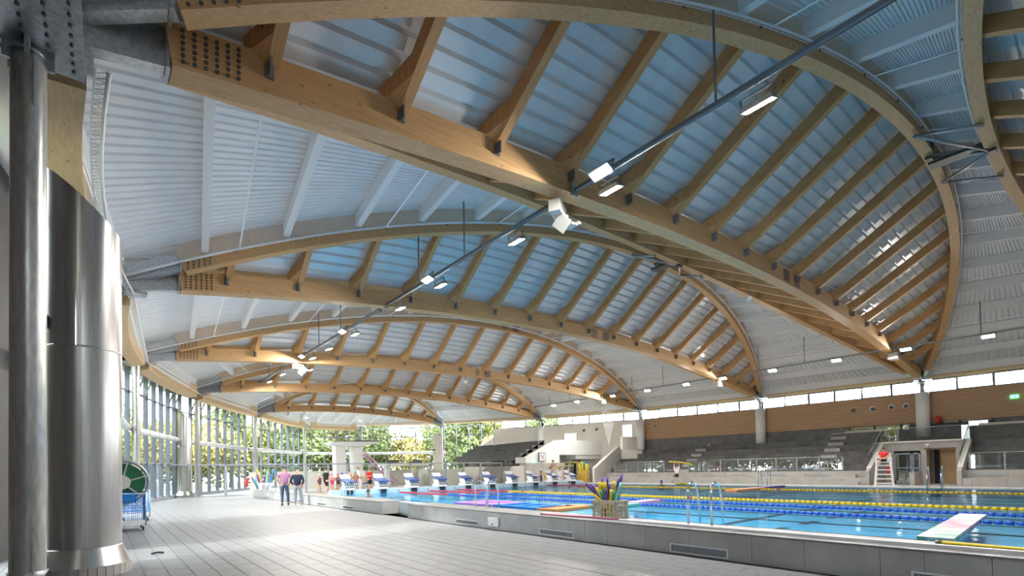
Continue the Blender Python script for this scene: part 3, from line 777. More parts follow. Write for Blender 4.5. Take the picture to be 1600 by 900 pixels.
for a, b in ((9.12, 10.12), (8.64, 9.08)):
    mb = MB()
    for s0, s1 in (((VX - .02, a, 1.14), (VX - .02, b, 1.14)),): mb.bar(s0, s1, .05, .06)
    mb.box(VX - .06, VX + .02, a, a + .07, .02, 2.2).box(VX - .06, VX + .02, b - .07, b, .02, 2.2).box(VX - .06, VX + .02, a, b, .02, .22).box(VX - .06, VX + .02, a, b, 2.1, 2.2)
    lf_ = wpart('door_leaf', mb, 'frame_light', dr)
    wpart('door_pane', MB().box(VX - .03, VX - .01, a + .07, b - .07, .2, 2.1), 'glass_rail', lf_)
wpart('handle', MB().bar((VX - .1, 9.2, 1.0), (VX - .1, 9.2, 1.3), .03, .03), 'chrome', dr)
wpart('lobby', MB().box(VX + .9, VX + 1.0, 8.6, 10.2, 0, 2.3), 'black', dr)
solo('camera_dome', MB().cbox((VX - .08, 8.2, 2.75), (.2, .2, .12)).sphere((VX - .1, 8.2, 2.66), .09), 'white_plastic', 'small white camera dome above the entrance recess', 'camera', (VX - .08, 8.2, 2.7))
for nm, y0, y1, lb in (('parapet_wall', 10.72, 10.95, 'sloped stone parapet beside the white lifeguard chair'), ('parapet_wall', 5.95, 6.18, 'sloped stone parapet on the far side of the entrance recess')):
    p_ = thing(nm, lb, 'parapet', (X0S, (y0 + y1) / 2, 0))
    prof = [(X0S - .05, 0), (X0S - .05, .95), (X0S + .35, 1.15), (VX, 2.95), (VX + .1, 2.95), (VX + .1, 0)]
    wpart('body', MB().prism(prof, 'y', y0, y1), 'stone_light', p_)
    wpart('coping', MB().bar((X0S + .3, (y0 + y1) / 2, 1.17), (VX, (y0 + y1) / 2, 2.98), .26, .05), 'cream', p_)
    yg = (y0 + y1) / 2
    wpart('glass_panel', MB().add([(X0S + .35, yg, 1.2), (VX, yg, 3.0), (VX, yg, 3.95), (X0S + .35, yg, 2.1)], [(0, 1, 2, 3)]), 'glass_rail', p_)
    wpart('handrail', MB().bar((X0S + .35, yg, 2.1), (VX, yg, 3.95), .04, .03), 'steel_grey', p_)
g_ = thing('glass_balustrade', 'tinted glass balustrade on the ledge above the entrance doors', 'balustrade', (VX, 8.4, 3.05))
for i in range(3):
    a, b = 6.0 + 1.64 * i, 6.0 + 1.64 * (i + 1)
    wpart('glass_panel', MB().add([(VX, a + .01, 3.05), (VX, b - .01, 3.05), (VX, b - .01, 3.98), (VX, a + .01, 3.98)], [(0, 1, 2, 3)]), 'glass_rail', g_)
wpart('handrail', MB().bar((VX, 6.0, 3.98), (VX, 10.9, 3.98), .04, .03), 'frame_light', g_)
bw = struct('window_20', None, None, (47.4, 9, 4))
for i in range(6):
    a = 5.2 + 1.7 * i
    wpart('pane', MB().box(47.36, 47.38, a + .05, a + 1.6, 4.05, 4.46), 'glass_rail', bw); wpart('frame_post', MB().box(47.32, 47.42, a - .05, a + .05, 4.0, 4.5), 'black', bw)
solo('fire_bell', MB().lathe((47.0, 8.0, 4.35), [(.1, .0), (.16, .12), (.16, .35), (.2, .42), (.0, .55)], 12), 'red', 'red alarm unit beside the white column on the stand', 'alarm', (47, 8, 4.3))
lr = thing('low_wall', 'low stone wall with a rail by the entrance doors', 'wall', (41.2, 8.3, 0))
wpart('body', MB().box(41.0, 43.2, 8.3, 8.55, 0, .85), 'stone_light', lr)
wpart('handrail', MB().tube([(41.0, 8.4, 1.12), (43.2, 8.4, 1.12)], .03, 8).tube([(41.1, 8.4, .85), (41.1, 8.4, 1.12)], .02, 6).tube([(43.0, 8.4, .85), (43.0, 8.4, 1.12)], .02, 6), 'chrome', lr)

def balustrade(y0, y1, label):
    b = thing('glass_balustrade', label, 'balustrade', (X1S + .1, y0, .98)); n = max(1, round((y1 - y0) / 1.62)); st = (y1 - y0) / n
    x = X1S + .1
    pm = MB().add([(0, .06, .08), (0, st - .06, .08), (0, st - .06, .98), (0, .06, .98)], [(0, 1, 2, 3)]).mesh('glass_panel')
    qm = MB().cbox((0, 0, .53), (.05, .05, 1.06)).cbox((-.02, .0, .3), (.04, .14, .05)).cbox((-.02, 0, .85), (.04, .14, .05)).mesh('post')
    for i in range(n + 1): link('post', qm, 'frame_light', b, (0, st * i, 0))
    for i in range(n): link('glass_panel', pm, 'glass_rail', b, (0, st * i, 0))
    wpart('handrail', MB().tube([(x, y0, 2.05), (x, y1, 2.05)], .03, 8), 'chrome', b)
balustrade(12.6, 25.0, 'long glass balustrade along the stand between its two stairs'); balustrade(27.6, 33.6, 'glass balustrade along the stand beside the white stair parapet'); balustrade(-10, 5.7, 'glass balustrade along the stand past the entrance recess')
pp = thing('stair_parapet', 'sloped stair parapet with white coping at the end of the stand', 'parapet', (40.0, 34.9, 0))
wpart('body', MB().prism([(40.0, 0), (40.0, 1.5), (43.9, 3.75), (44.8, 3.85), (44.8, 0)], 'y', 34.8, 35.05), 'stone_light', pp)
wpart('coping', MB().bar((39.95, 34.92, 1.5), (43.9, 34.92, 3.8), .34, .09).bar((39.98, 34.92, 0), (39.98, 34.92, 1.55), .34, .1), 'white_paint', pp)
pb = struct('wall_parapet', MB().box(41.9, 46.3, 32.6, 32.85, 3.45, 4.8).box(46.1, 46.35, 30.8, 32.85, 3.45, 4.8), 'cream', (44, 32.7, 3.4))

# ------------------------------------------------------------------ far corner: white stair volume, stone wall, far stand
wb = struct('wall_corner', MB().prism([(32.2, 2.15), (36.9, 2.15), (36.9, 4.5), (36.4, 4.5), (32.2, 2.75)], 'y', 36.9, 37.2).box(36.9, 44.2, 36.9, 37.2, 3.0, 4.55), 'white_paint', (36, 37, 0))
wpart('soffit', MB().box(36.9, 44.2, 37.2, 39.5, 3.0, 3.1).box(36.7, 44, 39.4, 39.6, 2.1, 3.1).box(39.6, 44.2, 37.1, 38.6, 2.55, 3.0), 'white_paint', wb)
wpart('stone_base', MB().box(32.2, 37.6, 36.85, 37.15, 0, 2.15).box(40.1, 44.2, 36.85, 37.15, 0, 2.15).box(37.6, 40.1, 38.6, 38.8, 0, 2.15), 'stone_light', wb)
wpart('block_side', MB().prism([(37.2, 2.15), (37.2, 2.75), (38.5, 2.75), (38.5, 2.15)], 'x', 32.2, 32.4), 'white_paint', wb)
d2 = struct('door_2', MB().box(37.65, 37.75, 36.8, 36.95, 0, 2.12).box(38.75, 38.9, 36.8, 36.95, 0, 2.12).box(39.95, 40.05, 36.8, 36.95, 0, 2.12).box(37.65, 40.05, 36.8, 36.95, 2.05, 2.15), 'steel_grey', (38.8, 36.9, 0))
wpart('door_leaf', MB().box(37.75, 38.75, 36.86, 36.9, 0, 2.05), 'panel_dark', d2); wpart('notice', MB().box(38.1, 38.5, 36.83, 36.85, 1.35, 1.75), 'white_plastic', d2)
wpart('door_opening', MB().box(38.9, 39.95, 37.4, 37.45, 0, 2.05), 'black', d2)
ck = thing('pace_clock', 'square white pace clock with four coloured hands on the white wall', 'clock', (34.3, 36.8, 2.75))
part('case', MB().box(-.45, .45, -.06, .06, -.45, .45), 'steel_grey', ck); part('dial', MB().box(-.38, .38, -.075, -.055, -.38, .38), 'white_plastic', ck)
for i, m_ in enumerate(('red', 'rope_blue', 'foam_yellow', 'black')):
    a = D2R(45 + 90 * i); part('hand', MB().bar((0, -.085, 0), (.3 * math.cos(a), -.085, .3 * math.sin(a)), .01, .05), m_, ck)
fs_ = struct('grandstand_far', MB().prism([(32.6, 2.5), (32.6, 2.82), (36.0, 4.6), (36.0, 4.1)], 'y', 38.2, 50.0), 'stone_dark', (34, 44, 2.5))
for i in range(4): wpart('bench_tread', MB().box(32.6 + .8 * i, 33.45 + .8 * i, 38.2, 50, 2.8 + .42 * i, 3.2 + .42 * i), 'stone_dark', fs_)
wpart('stair_top', MB().box(34.4, 34.9, 43.3, 44.1, 3.9, 4.05), 'cream', fs_); wpart('stair_top', MB().box(34.0, 34.4, 43.4, 43.9, 3.4, 3.75), 'black', fs_)
struct('wall_slanted', MB().prism([(32.4, 2.4), (38.5, 5.8), (38.5, 6.7), (39.9, 6.7), (41.0, 6.5), (41.0, 2.4)], 'y', 50.0, 50.3), 'cream', (36, 50, 2.4))
wpart('glazing_below', MB().box(32.7, 32.75, 38.5, 50, 1.9, 2.5), 'glass_rail', fs_)
struct('wall_diving', MB().box(13.2, 36.5, 52.0, 52.3, 0, 1.75), 'cream', (25, 52, 0))
struct('wall_diving_side', MB().box(28.5, 28.8, 42.5, 52.0, 0, 1.7).box(28.5, 38.0, 42.3, 42.6, 0, 1.9), 'cream', (29, 46, 0))
wn = struct('window_21', MB().box(44.05, 44.15, 38.3, 38.5, 4.5, 5.9), 'frame_light', (44, 39, 4.5))
d_ = Vector((41.3 - 45.4, 44.2 - 32.6, 0)).normalized()
for i, (q, w_, z0, z1) in enumerate(((7.6, 1.6, 4.55, 5.6), (1.0, 1.1, 4.6, 6.2))):
    c_ = Vector((45.4, 32.6, 0)) + d_ * q + Vector((-.16, 0, 0))
    wpart('pane', MB().bar(c_ + Vector((0, 0, (z0 + z1) / 2)), c_ + d_ * w_ + Vector((0, 0, (z0 + z1) / 2)), .04, z1 - z0), mat('daylight_glow_pane_%d' % i, (.9, .95, .85), .2, emit=(.95, 1, .9), estr=.28), wn)  # pane material glows by itself, standing in for daylight behind the window
    for k in (0, .5, 1): wpart('frame_post', MB().bar(c_ + d_ * w_ * k + Vector((-.02, 0, z0)), c_ + d_ * w_ * k + Vector((-.02, 0, z1)), .07, .07), 'frame_light', wn)
# jet nozzles and signs on the walls
NZ = [(47.4, 13.37, 5.86), (47.4, 12.06, 5.86), (47.4, 10.85, 5.85), (47.4, 9.95, 5.85), (45.6, 30.9, 5.95), (43.6, 37.4, 5.95), (43.1, 38.9, 5.95)]
NW = ['round air nozzle on the wood wall, first of four counting away from the white column', 'round air nozzle on the wood wall, second of four counting away from the white column', 'round air nozzle on the wood wall, third of four counting away from the white column', 'round air nozzle on the wood wall, fourth of four counting away from the white column', 'lone round air nozzle at the end of the wood wall', 'round air nozzle of the pair on the cream wall, beside the white net funnel', 'round air nozzle of the pair on the cream wall, away from the white net funnel']
NW[:4] = NW[:4][::-1]
for (x, y, z), lb in zip(NZ, NW):
    t_ = thing('air_nozzle', lb, 'nozzle', (x, y, z))
    part('collar', MB().tube([(.05, 0, 0), (-.1, 0, 0)], .2, 16), 'white_plastic', t_); part('jet', MB().tube([(-.08, 0, -.02), (-.24, -.03, -.06)], [.15, .12], 14), 'steel_dark', t_)
for (x, y, z), lb in zip(((47.42, 13.95, 5.86), (47.42, 4.1, 5.84), (33.2, 36.88, 2.3), (44.6, 34.5, 5.7)), ('green exit sign on the wood wall beside the row of nozzles', 'green exit sign on the wood wall past the white column', 'small green exit sign under the pace clock wall', 'small green exit sign on the cream wall')):
    t_ = thing('exit_sign', lb, 'sign', (x, y, z)); part('panel', MB().box(-.03, .0, -.2, .2, -.1, .1) if x > 40 else MB().box(-.2, .2, -.03, 0, -.1, .1), 'green_sign', t_)
    part('pictogram', MB().box(-.036, -.03, -.06, .0, -.07, .07).box(-.036, -.03, .05, .14, -.02, .02) if x > 40 else MB().box(-.06, 0, -.036, -.03, -.07, .07), 'white_plastic', t_)
# white net funnel hanging at the stand end
fn_ = thing('net_funnel', 'tapering white net funnel hanging from the ceiling before the cream wall', 'net', (40.2, 33.0, 3.8))
prof = [(.06, 0), (.12, .35), (.3, 1.1), (.48, 2.0), (.58, 2.8), (.62, 3.75)]
part('net_sleeve', MB().lathe((0, 0, 0), prof, 20), 'net', fn_); part('hoop', MB().tube([(.62 * math.cos(k * math.pi / 10), .62 * math.sin(k * math.pi / 10), 3.75) for k in range(20)], .015, 5, closed=True).tube([(.5 * math.cos(k * math.pi / 10), .5 * math.sin(k * math.pi / 10), 2.1) for k in range(20)], .012, 5, closed=True), 'rope_white', fn_)

# ------------------------------------------------------------------ glass partition across the hall
PX = [2.75, 4.9, 6.75, 8.75, 10.7, 12.3, 14.0, 15.6, 17.5, 19.4, 21.4, 23.3, 25.2, 27.2, 29.2, 31.9]
gp = thing('glass_partition', 'long glass partition with grey posts across the hall beyond the pool', 'partition', (2.75, 40.4, 0))
for i, x in enumerate(PX):
    w_ = .16 if i % 2 == 0 or i in (5, 6, 7) else .07
    wpart('post', MB().box(x - w_ / 2, x + w_ / 2, 40.34, 40.46, 0, 2.27), 'frame_light', gp)
for a, b in zip(PX[:-1], PX[1:]): wpart('glass_panel', MB().add([(a + .05, 40.4, .05), (b - .05, 40.4, .05), (b - .05, 40.4, 2.2), (a + .05, 40.4, 2.2)], [(0, 1, 2, 3)]), 'glass', gp)
wpart('top_rail', MB().box(2.6, 32.0, 40.34, 40.46, 2.22, 2.31), 'frame_light', gp); wpart('bottom_rail', MB().box(2.7, 32, 40.36, 40.44, 0, .06), 'frame_light', gp)
wpart('end_panel', MB().box(2.0, 2.6, 40.3, 40.5, 0, 2.3), 'frame', gp)
# diving tower
dt = thing('diving_tower', 'white concrete diving tower with railed platform behind the partition', 'diving tower', (19.5, 50, 0))
for x in (18.55, 20.35): wpart('pillar', MB().prism([(x - .5, 0), (x + .45, 0), (x + .4, 4.3), (x - .62, 4.3)], 'y', 49.5, 50.6), 'white_paint', dt)
wpart('platform', MB().prism([(17.3, 4.45), (17.3, 4.6), (22.4, 4.75), (22.4, 4.6), (20.6, 4.22), (18.2, 4.22)], 'y', 48.9, 51.1), 'white_paint', dt)
wpart('platform_edge', MB().box(19.7, 22.45, 48.86, 51.14, 4.72, 4.82), 'steel_dark', dt)
mb = MB()
for x in (17.4, 18.0, 18.6, 19.2, 19.8, 20.6, 21.2, 21.8):
    for y in (48.95, 51.05): wpart('rail_post', MB().tube([(x, y, 4.6), (x, y, 5.7)], .035, 6), 'frame_light', dt)
for y in (48.95, 51.05):
    for z in (5.15, 5.7): wpart('rail', MB().tube([(17.4, y, z - .05), (21.9, y, z)], .03, 6), 'frame_light', dt)
wpart('ladder_stair', MB().bar((21.3, 51.5, 4.2), (25.8, 51.5, .2), .08, .16).bar((20.9, 51.8, 4.2), (25.4, 51.8, .2), .08, .16), 'foam_pink', dt)
sb = thing('springboard_stage', 'low white springboard stage with dark machines on top beside the diving tower', 'springboard', (25, 49.5, 0))
wpart('deck', MB().box(23.0, 28.3, 48.9, 51, 2.15, 2.4), 'white_paint', sb)
for x in (23.6, 27.8): wpart('leg', MB().box(x - .2, x + .2, 49.5, 50.2, 0, 2.15), 'white_paint', sb)
wpart('roller', MB().cbox((24.1, 49.5, 2.65), (1.0, .4, .35)).cbox((23.4, 49.5, 2.5), (.5, .3, .2)), 'steel_dark', sb); wpart('roller', MB().cbox((27.1, 49.5, 2.65), (1.0, .4, .35)).cbox((26.3, 49.5, 2.5), (.6, .3, .2)), 'steel_dark', sb)
bl = thing('bench_chair', 'plain dark metal chair behind the two standing men', 'chair', (11.2, 44.2, 0))
for x in (-.22, .22):
    for y in (-.2, .2): part('leg', MB().tube([(x, y, 0), (x, y, .44)], .02, 6), 'steel_grey', bl)
part('seat', MB().box(-.26, .26, -.24, .24, .44, .48), 'steel_grey', bl); part('backrest', MB().box(-.28, -.24, -.24, .24, .48, .9), 'steel_grey', bl)
ex = thing('fire_point', 'red extinguisher on a pale cabinet by the glazing', 'extinguisher', (9.2, 46.0, 0))
part('cabinet', MB().box(.3, 1.0, -.2, .2, 0, 1.7), 'cream', ex); part('cylinder', MB().lathe((0, 0, .5), [(.03, 0), (.13, .06), (.13, .62), (.05, .75), (.04, .85)], 12), 'red', ex); part('bracket', MB().box(.1, .32, -.05, .05, .8, .9), 'steel_dark', ex)
solo('sign_board', MB().box(33.7, 34.6, 55.68, 55.72, 3.7, 4.2), 'foam_pink', 'pale pink notice board on the end glazing column', 'sign', (34.1, 55.7, 3.7))

# ------------------------------------------------------------------ lighting tracks and floodlights
def flood(name_base=None):
    pass
TRK = [(9.4, [(-1.5, 8.7), (9.35, 19.75), (20.35, 31.5), (32.1, 42.2), (42.8, 53)], 8.72), (38.6, [(-2, 8.6), (9.3, 20.0), (20.7, 31.9), (32.5, 43.0)], 8.75)]
TL_ = [['dark lighting track overhead crossing the largest leaf', 'dark lighting track under the big white net, past the loudspeakers', 'dark lighting track crossing the third leaf', 'dark lighting track crossing the fourth leaf', 'dark lighting track crossing the smallest leaf'],
       ['lighting track over the stand, below the largest leaf', 'lighting track over the stand, first piece past the largest leaf', 'lighting track over the stand, second piece past the largest leaf', 'lighting track over the stand, furthest piece by the cream wall']]
for ti, (x, segs, z) in enumerate(TRK):
    for si, (y0, y1) in enumerate(segs):
        t_ = thing('lighting_track', TL_[ti][si], 'lighting track', (x, y0, z))
        wpart('rail', MB().bar((x, y0, z), (x, y1, z), .07, .09), 'track_grey', t_); wpart('conduit', MB().tube([(x + .06, y0, z - .03), (x + .06, y1, z - .03)], .018, 6), 'steel_dark', t_)
        wpart('end_bracket', MB().cbox((x, y0 + .03, z), (.22, .05, .3)).cbox((x, y1 - .03, z), (.22, .05, .3)), 'galv', t_)
        for f in ((.42, .72) if si else (.62,)):
            y = y0 + (y1 - y0) * f; wpart('hanger', MB().tube([(x, y, z), (x, y, z + 1.9)], .028, 6), 'track_grey', t_)
def make_flood():
    t_ = thing('floodlight', 'x', 'floodlight', (0, 0, 0))
    part('housing', MB().box(-.14, .14, -.3, .3, .0, .07).box(-.13, .13, -.28, .28, .07, .10), 'galv', t_)
    lp = part('led_panel', MB(), 'lamp', t_); me = MB()
    for i in range(4): me.add([(-.10, -.25 + .13 * i, -.004), (.10, -.25 + .13 * i, -.004), (.10, -.14 + .13 * i, -.004), (-.10, -.14 + .13 * i, -.004)], [(3, 2, 1, 0)])
    lp.data = me.mesh('led_panel'); lp.data.materials.append(M_['lamp'])
    part('yoke', MB().bar((0, -.31, .03), (0, -.31, .25), .02, .04).bar((0, .31, .03), (0, .31, .25), .02, .04).bar((0, -.31, .25), (0, .31, .25), .04, .02), 'steel_grey', t_)
    return t_
fl0 = make_flood(); first = True
FL = [(9.75, 4.15, 8.45, -20, 'floodlight on the overhead track, high up alone'), (9.0, 7.45, 8.45, 25, 'glaring floodlight at the foot of a purlin on the largest leaf'), (9.75, 7.75, 8.42, -15, 'floodlight paired with the glaring one, showing four lit cells'),
      (9.7, 11.35, 8.45, -15, 'floodlight just past the loudspeakers under the big net'), (9.05, 15.6, 8.45, 20, 'glaring floodlight of the pair before the blue-lit leaf'), (9.7, 15.75, 8.42, -15, 'dimmer floodlight of the pair before the blue-lit leaf'),
      (9.7, 19.0, 8.42, -15, 'floodlight hanging just before the keel of the blue-lit leaf'), (9.05, 23.9, 8.45, 20, 'glaring floodlight of the pair under the third leaf'), (9.7, 23.9, 8.42, -15, 'dimmer floodlight of the pair under the third leaf'), (9.7, 27.6, 8.42, -15, 'floodlight midway along the track of the third leaf'), (9.05, 30.4, 8.45, 20, 'floodlight at the keel of the third leaf, bright side'), (9.7, 30.4, 8.42, -15, 'floodlight at the keel of the third leaf, dim side'),
      (9.6, 36.5, 8.42, -15, 'floodlight on the track of the fourth leaf'), (9.6, 40.0, 8.42, -15, 'floodlight at the keel of the fourth leaf')]
for i, (k, lb) in enumerate(((4.25, 'glaring floodlight over the stand, nearest the frame edge'), (7.95, 'glaring floodlight at the tip of the largest leaf'), (11.7, 'glaring floodlight over the stand, first past the largest leaf'), (15.85, 'glaring floodlight over the stand, second past the largest leaf'), (19.65, 'glaring floodlight at the tip of the blue-lit leaf'), (22.9, 'floodlight over the stand, first past the blue-lit leaf'), (26.8, 'floodlight over the stand, second past the blue-lit leaf'), (30.8, 'floodlight at the tip of the third leaf'), (35.5, 'floodlight over the cream wall, first past the third leaf'), (39.0, 'floodlight over the cream wall, second past the third leaf'))):
    FL.append((38.25, k, 8.5, 35, lb))
for (x, y, z, tilt, lb) in FL:
    o = fl0 if first else dup(fl0, (0, 0, 0)); first = False
    o.location = (x, y, z); o.rotation_euler = (0, D2R(tilt), 0); o['label'] = lb; o['group'] = 'floodlights on the tracks'
# loudspeakers
for (x, y, z, lb) in ((9.3, 9.35, 8.25, 'pair of cream horn loudspeakers hung under the keel of the largest leaf'), (9.3, 31.8, 8.0, 'pair of cream horn loudspeakers hung under the keel of the third leaf')):
    s_ = thing('loudspeaker', lb, 'loudspeaker', (x, y, z))
    part('horn_box', MB().cbox((-.15, -.3, .05), (.55, .3, .3), .5), 'speaker', s_)
    part('horn', MB().tube([(.35, -.1, -.02), (.18, -.2, -.12), (-.02, -.32, -.28)], [.16, .2, .26], 4), 'speaker', s_)
    mb = MB()
    for k in range(6): a = D2R(20 + 22 * k); mb.cbox((.5 - .35 * math.cos(a), -.1, .28 - .38 * math.sin(a)), (.1, .36, .06), 0)
    part('louvre', mb, 'speaker', s_); part('bracket', MB().tube([(0, 0, 0), (0, 0, .45)], .03, 6).cbox((.05, -.1, .08), (.2, .2, .1)), 'steel_dark', s_)
for (x, y, z, lb) in ((38.9, 8.8, 8.3, 'grey box loudspeaker under the tip of the largest leaf'), (38.4, 20.3, 8.15, 'grey box loudspeaker under the tip of the blue-lit leaf'), (38.2, 32.2, 8.1, 'grey box loudspeaker under the tip of the third leaf')):
    s_ = thing('loudspeaker', lb, 'loudspeaker', (x, y, z)); part('cabinet', MB().prism([(-.35, -.2), (.35, -.2), (.28, .2), (-.28, .2)], 'y', -.35, .15), 'speaker', s_); part('grille', MB().box(-.27, .27, -.37, -.35, -.15, .15), 'frame_light', s_); part('bracket', MB().tube([(0, 0, .18), (0, 0, .5)], .04, 6), 'steel_dark', s_)
for (x, y, z, lb) in ((21.0, 30.8, 8.2, 'small grey camera hung under the keel of the third leaf'), (20.9, 9.5, 8.5, 'small white camera under the keel of the largest leaf')):
    s_ = thing('ceiling_camera', lb, 'camera', (x, y, z)); part('body', MB().cbox((0, 0, 0), (.35, .14, .14), .6), 'white_plastic', s_); part('arm', MB().tube([(0, 0, .05), (0, 0, .5)], .02, 6), 'steel_grey', s_)
# ------------------------------------------------------------------ starting blocks
def make_block():
    t_ = thing('starting_block', 'x', 'starting block', (0, 0, 0))
    part('pedestal', MB().box(-.13, .13, -.30, -.125, -.21, .0), 'black', t_)
    part('base', MB().prism([(-.28, 0), (.42, 0), (.50, .12), (-.20, .16)], 'x', -.26, .26), 'block_white', t_)
    part('riser', MB().prism([(-.22, .14), (.30, .12), (.46, .42), (-.10, .36)], 'x', -.22, .22), 'block_white', t_)
    part('front_plate', MB().box(-.24, .24, -.235, -.215, .1, .17).box(-.24, .24, -.2, -.18, .22, .28), 'steel_grey', t_)
    tp = part('platform', MB().prism([(-.26, .36), (.42, .54), (.42, .60), (-.26, .42)], 'x', -.3, .3), 'block_blue', t_)
    part('kick_plate', MB().prism([(.34, .58), (.40, .60), (.56, .76), (.52, .78)], 'x', -.26, .26), 'block_white', tp)
    for s_ in (-1, 1): part('grip', MB().tube([(s_ * .3, -.16, .4), (s_ * .36, -.2, .3), (s_ * .3, -.12, .2)], .02, 6), 'block_white', t_)
    return t_
ORD = ['first', 'second', 'third', 'fourth', 'fifth', 'sixth', 'seventh', 'eighth', 'ninth', 'tenth']
b0 = make_block()
for i in range(10):
    o = b0 if i == 0 else dup(b0, (0, 0, 0))
    o.location = (8.65 + .9 + 1.8 * i, 24.62, .65)
    o['label'] = '%s white starting block with slanted blue top, counting from the tiled walkway' % ORD[i]; o['group'] = 'starting blocks at the pool end'

# ------------------------------------------------------------------ lane ropes
def lane_rope(k, main, label):
    x = 8.65 + 1.8 * k; t_ = thing('lane_rope', label, 'lane rope', (x, 24.4, .44))
    segs = {'red': MB(), main: MB()}
    y = 24.3; i = 0
    while y > -11.2:
        red = y > 19.6 or (i % 62 == 40)
        segs['red' if red else main].tube([(x, y, .436), (x, y - .03, .436)], .026, 8).tube([(x, y - .03, .436), (x, y - .13, .436)], .038, 8)
        y -= .145; i += 1
    o = wpart('float_chain', segs['red'], 'rope_red', t_); o['kind'] = 'stuff'
    o = wpart('float_chain', segs[main], 'rope_' + main, t_); o['kind'] = 'stuff'
    wpart('cable', MB().tube([(x, 24.5, .5), (x, 24.3, .455), (x, -11.3, .455)], .008, 5), 'steel_dark', t_)
lane_rope(2, 'blue', 'blue lane rope closest to the low stone wall'); lane_rope(3, 'blue', 'blue lane rope lying between the other blue rope and a yellow one')
lane_rope(4, 'yellow', 'yellow lane rope beside the blue ropes'); lane_rope(8, 'yellow', 'yellow lane rope close to the stand side of the pool')

# ------------------------------------------------------------------ ladders
def ladder(y0, y1, x, s, label, h=.78):
    t_ = thing('pool_ladder', label, 'ladder', (x, (y0 + y1) / 2, .46))
    for y in (y0, y1):
        pts = [(x - s * .28, y, .46), (x - s * .28, y, .46 + h * .72), (x - s * .24, y, .46 + h * .93), (x - s * .12, y, .46 + h), (x + s * .02, y, .46 + h * .92), (x + s * .1, y, .46 + h * .62), (x + s * .13, y, .2)]
        wpart('handrail', MB().tube(pts, .021, 8), 'chrome', t_)
    for z in (.36, .22): wpart('rung', MB().bar((x + s * .13, y0, z), (x + s * .13, y1, z), .06, .025), 'chrome', t_)
ladder(5.08, 4.62, 8.72, 1, 'polished steel pool ladder rails beside the beige crate'); ladder(11.95, 11.35, 8.72, 1, 'polished steel pool ladder rails before the lilac and blue mats'); ladder(22.6, 22.0, 8.72, 1, 'steel pool ladder rails near the man in black')
ladder(11.85, 11.4, 26.6, -1, 'steel pool ladder on the stand side behind the orange float', .85); ladder(4.95, 4.5, 26.6, -1, 'steel pool ladder on the stand side before the entrance recess', .85)

# ------------------------------------------------------------------ grilles and box on the low wall
GR = [(11.94, 10.88, .06, .15, 'white framed air grille in the low wall beside the white box'), (8.42, 7.38, .06, .155, 'white framed air grille in the low wall below the pink pole'), (5.01, 3.99, .05, .165, 'white framed air grille in the low wall below the ladder rails'), (1.61, .6, .05, .165, 'white framed air grille in the low wall at the frame corner'), (20.55, 19.5, .06, .15, 'air grille in the low wall close to its cut end'), (23.75, 22.7, .06, .15, 'air grille in the low wall near the barefoot man'), (26.9, 25.9, .06, .15, 'air grille in the low wall behind the two men'), (30.1, 29.1, .06, .15, 'air grille in the low wall between the men and the far noodle crate'), (33.6, 32.6, .06, .15, 'air grille in the low wall under the far noodle crate')]
for a, b, z0, z1, lb in GR:
    t_ = thing('air_grille', lb, 'grille', (7.745, (a + b) / 2, z0))
    mb = MB().box(7.73, 7.75, b, a, z0 - .02, z0).box(7.73, 7.75, b, a, z1, z1 + .02).box(7.73, 7.75, b - .02, b, z0 - .02, z1 + .02).box(7.73, 7.75, a, a + .02, z0 - .02, z1 + .02)
    wpart('frame', mb, 'white_plastic', t_); wpart('backing', MB().box(7.744, 7.749, b, a, z0, z1), 'steel_grey', t_)
    mb = MB(); n = int((a - b) / .035)
    for i in range(n): yy = b + (a - b) * (i + .5) / n; mb.box(7.734, 7.746, yy - .005, yy + .005, z0, z1)
    o = wpart('louvre', mb, 'frame_light', t_); o['kind'] = 'stuff'
t_ = thing('wall_box', 'square white box with a dark hole on the low stone wall', 'box', (7.7, 10.1, .1))
wpart('casing', MB().box(7.66, 7.75, 9.92, 10.32, .1, .31), 'white_plastic', t_); wpart('outlet', MB().tube([(7.65, 10.13, .145), (7.67, 10.13, .145)], .022, 10), 'black', t_)

# ------------------------------------------------------------------ poles and rail lying on the coping
def pole(a, b, m_, label, r=.02):
    t_ = thing('pole', label, 'pole', a); wpart('shaft', MB().tube([a, b], r, 8), m_, t_)
    d = (Vector(a) - Vector(b)).normalized() * .06; wpart('tip', MB().tube([Vector(a) + d, a], r * 1.15, 8), 'steel_grey', t_)
pole((7.95, 8.55, .482), (8.12, 6.42, .482), 'pink_pole', 'pink pole lying on the wall coping before the beige crate')
pole((8.42, 1.45, .485), (8.2, -1.2, .485), 'yellow_pole', 'yellow pole lying on the coping at the frame edge', .025)
pole((8.4, 24.3, .482), (7.95, 20.9, .482), 'rope_white', 'white pole lying on the coping by the pool end')
solo('coping_rail', MB().bar((8.02, 6.35, .48), (8.12, -4, .48), .09, .04), 'white_plastic', 'long white rail lying on the coping before the ladder rails', 'rail', (8.05, 1, .46))

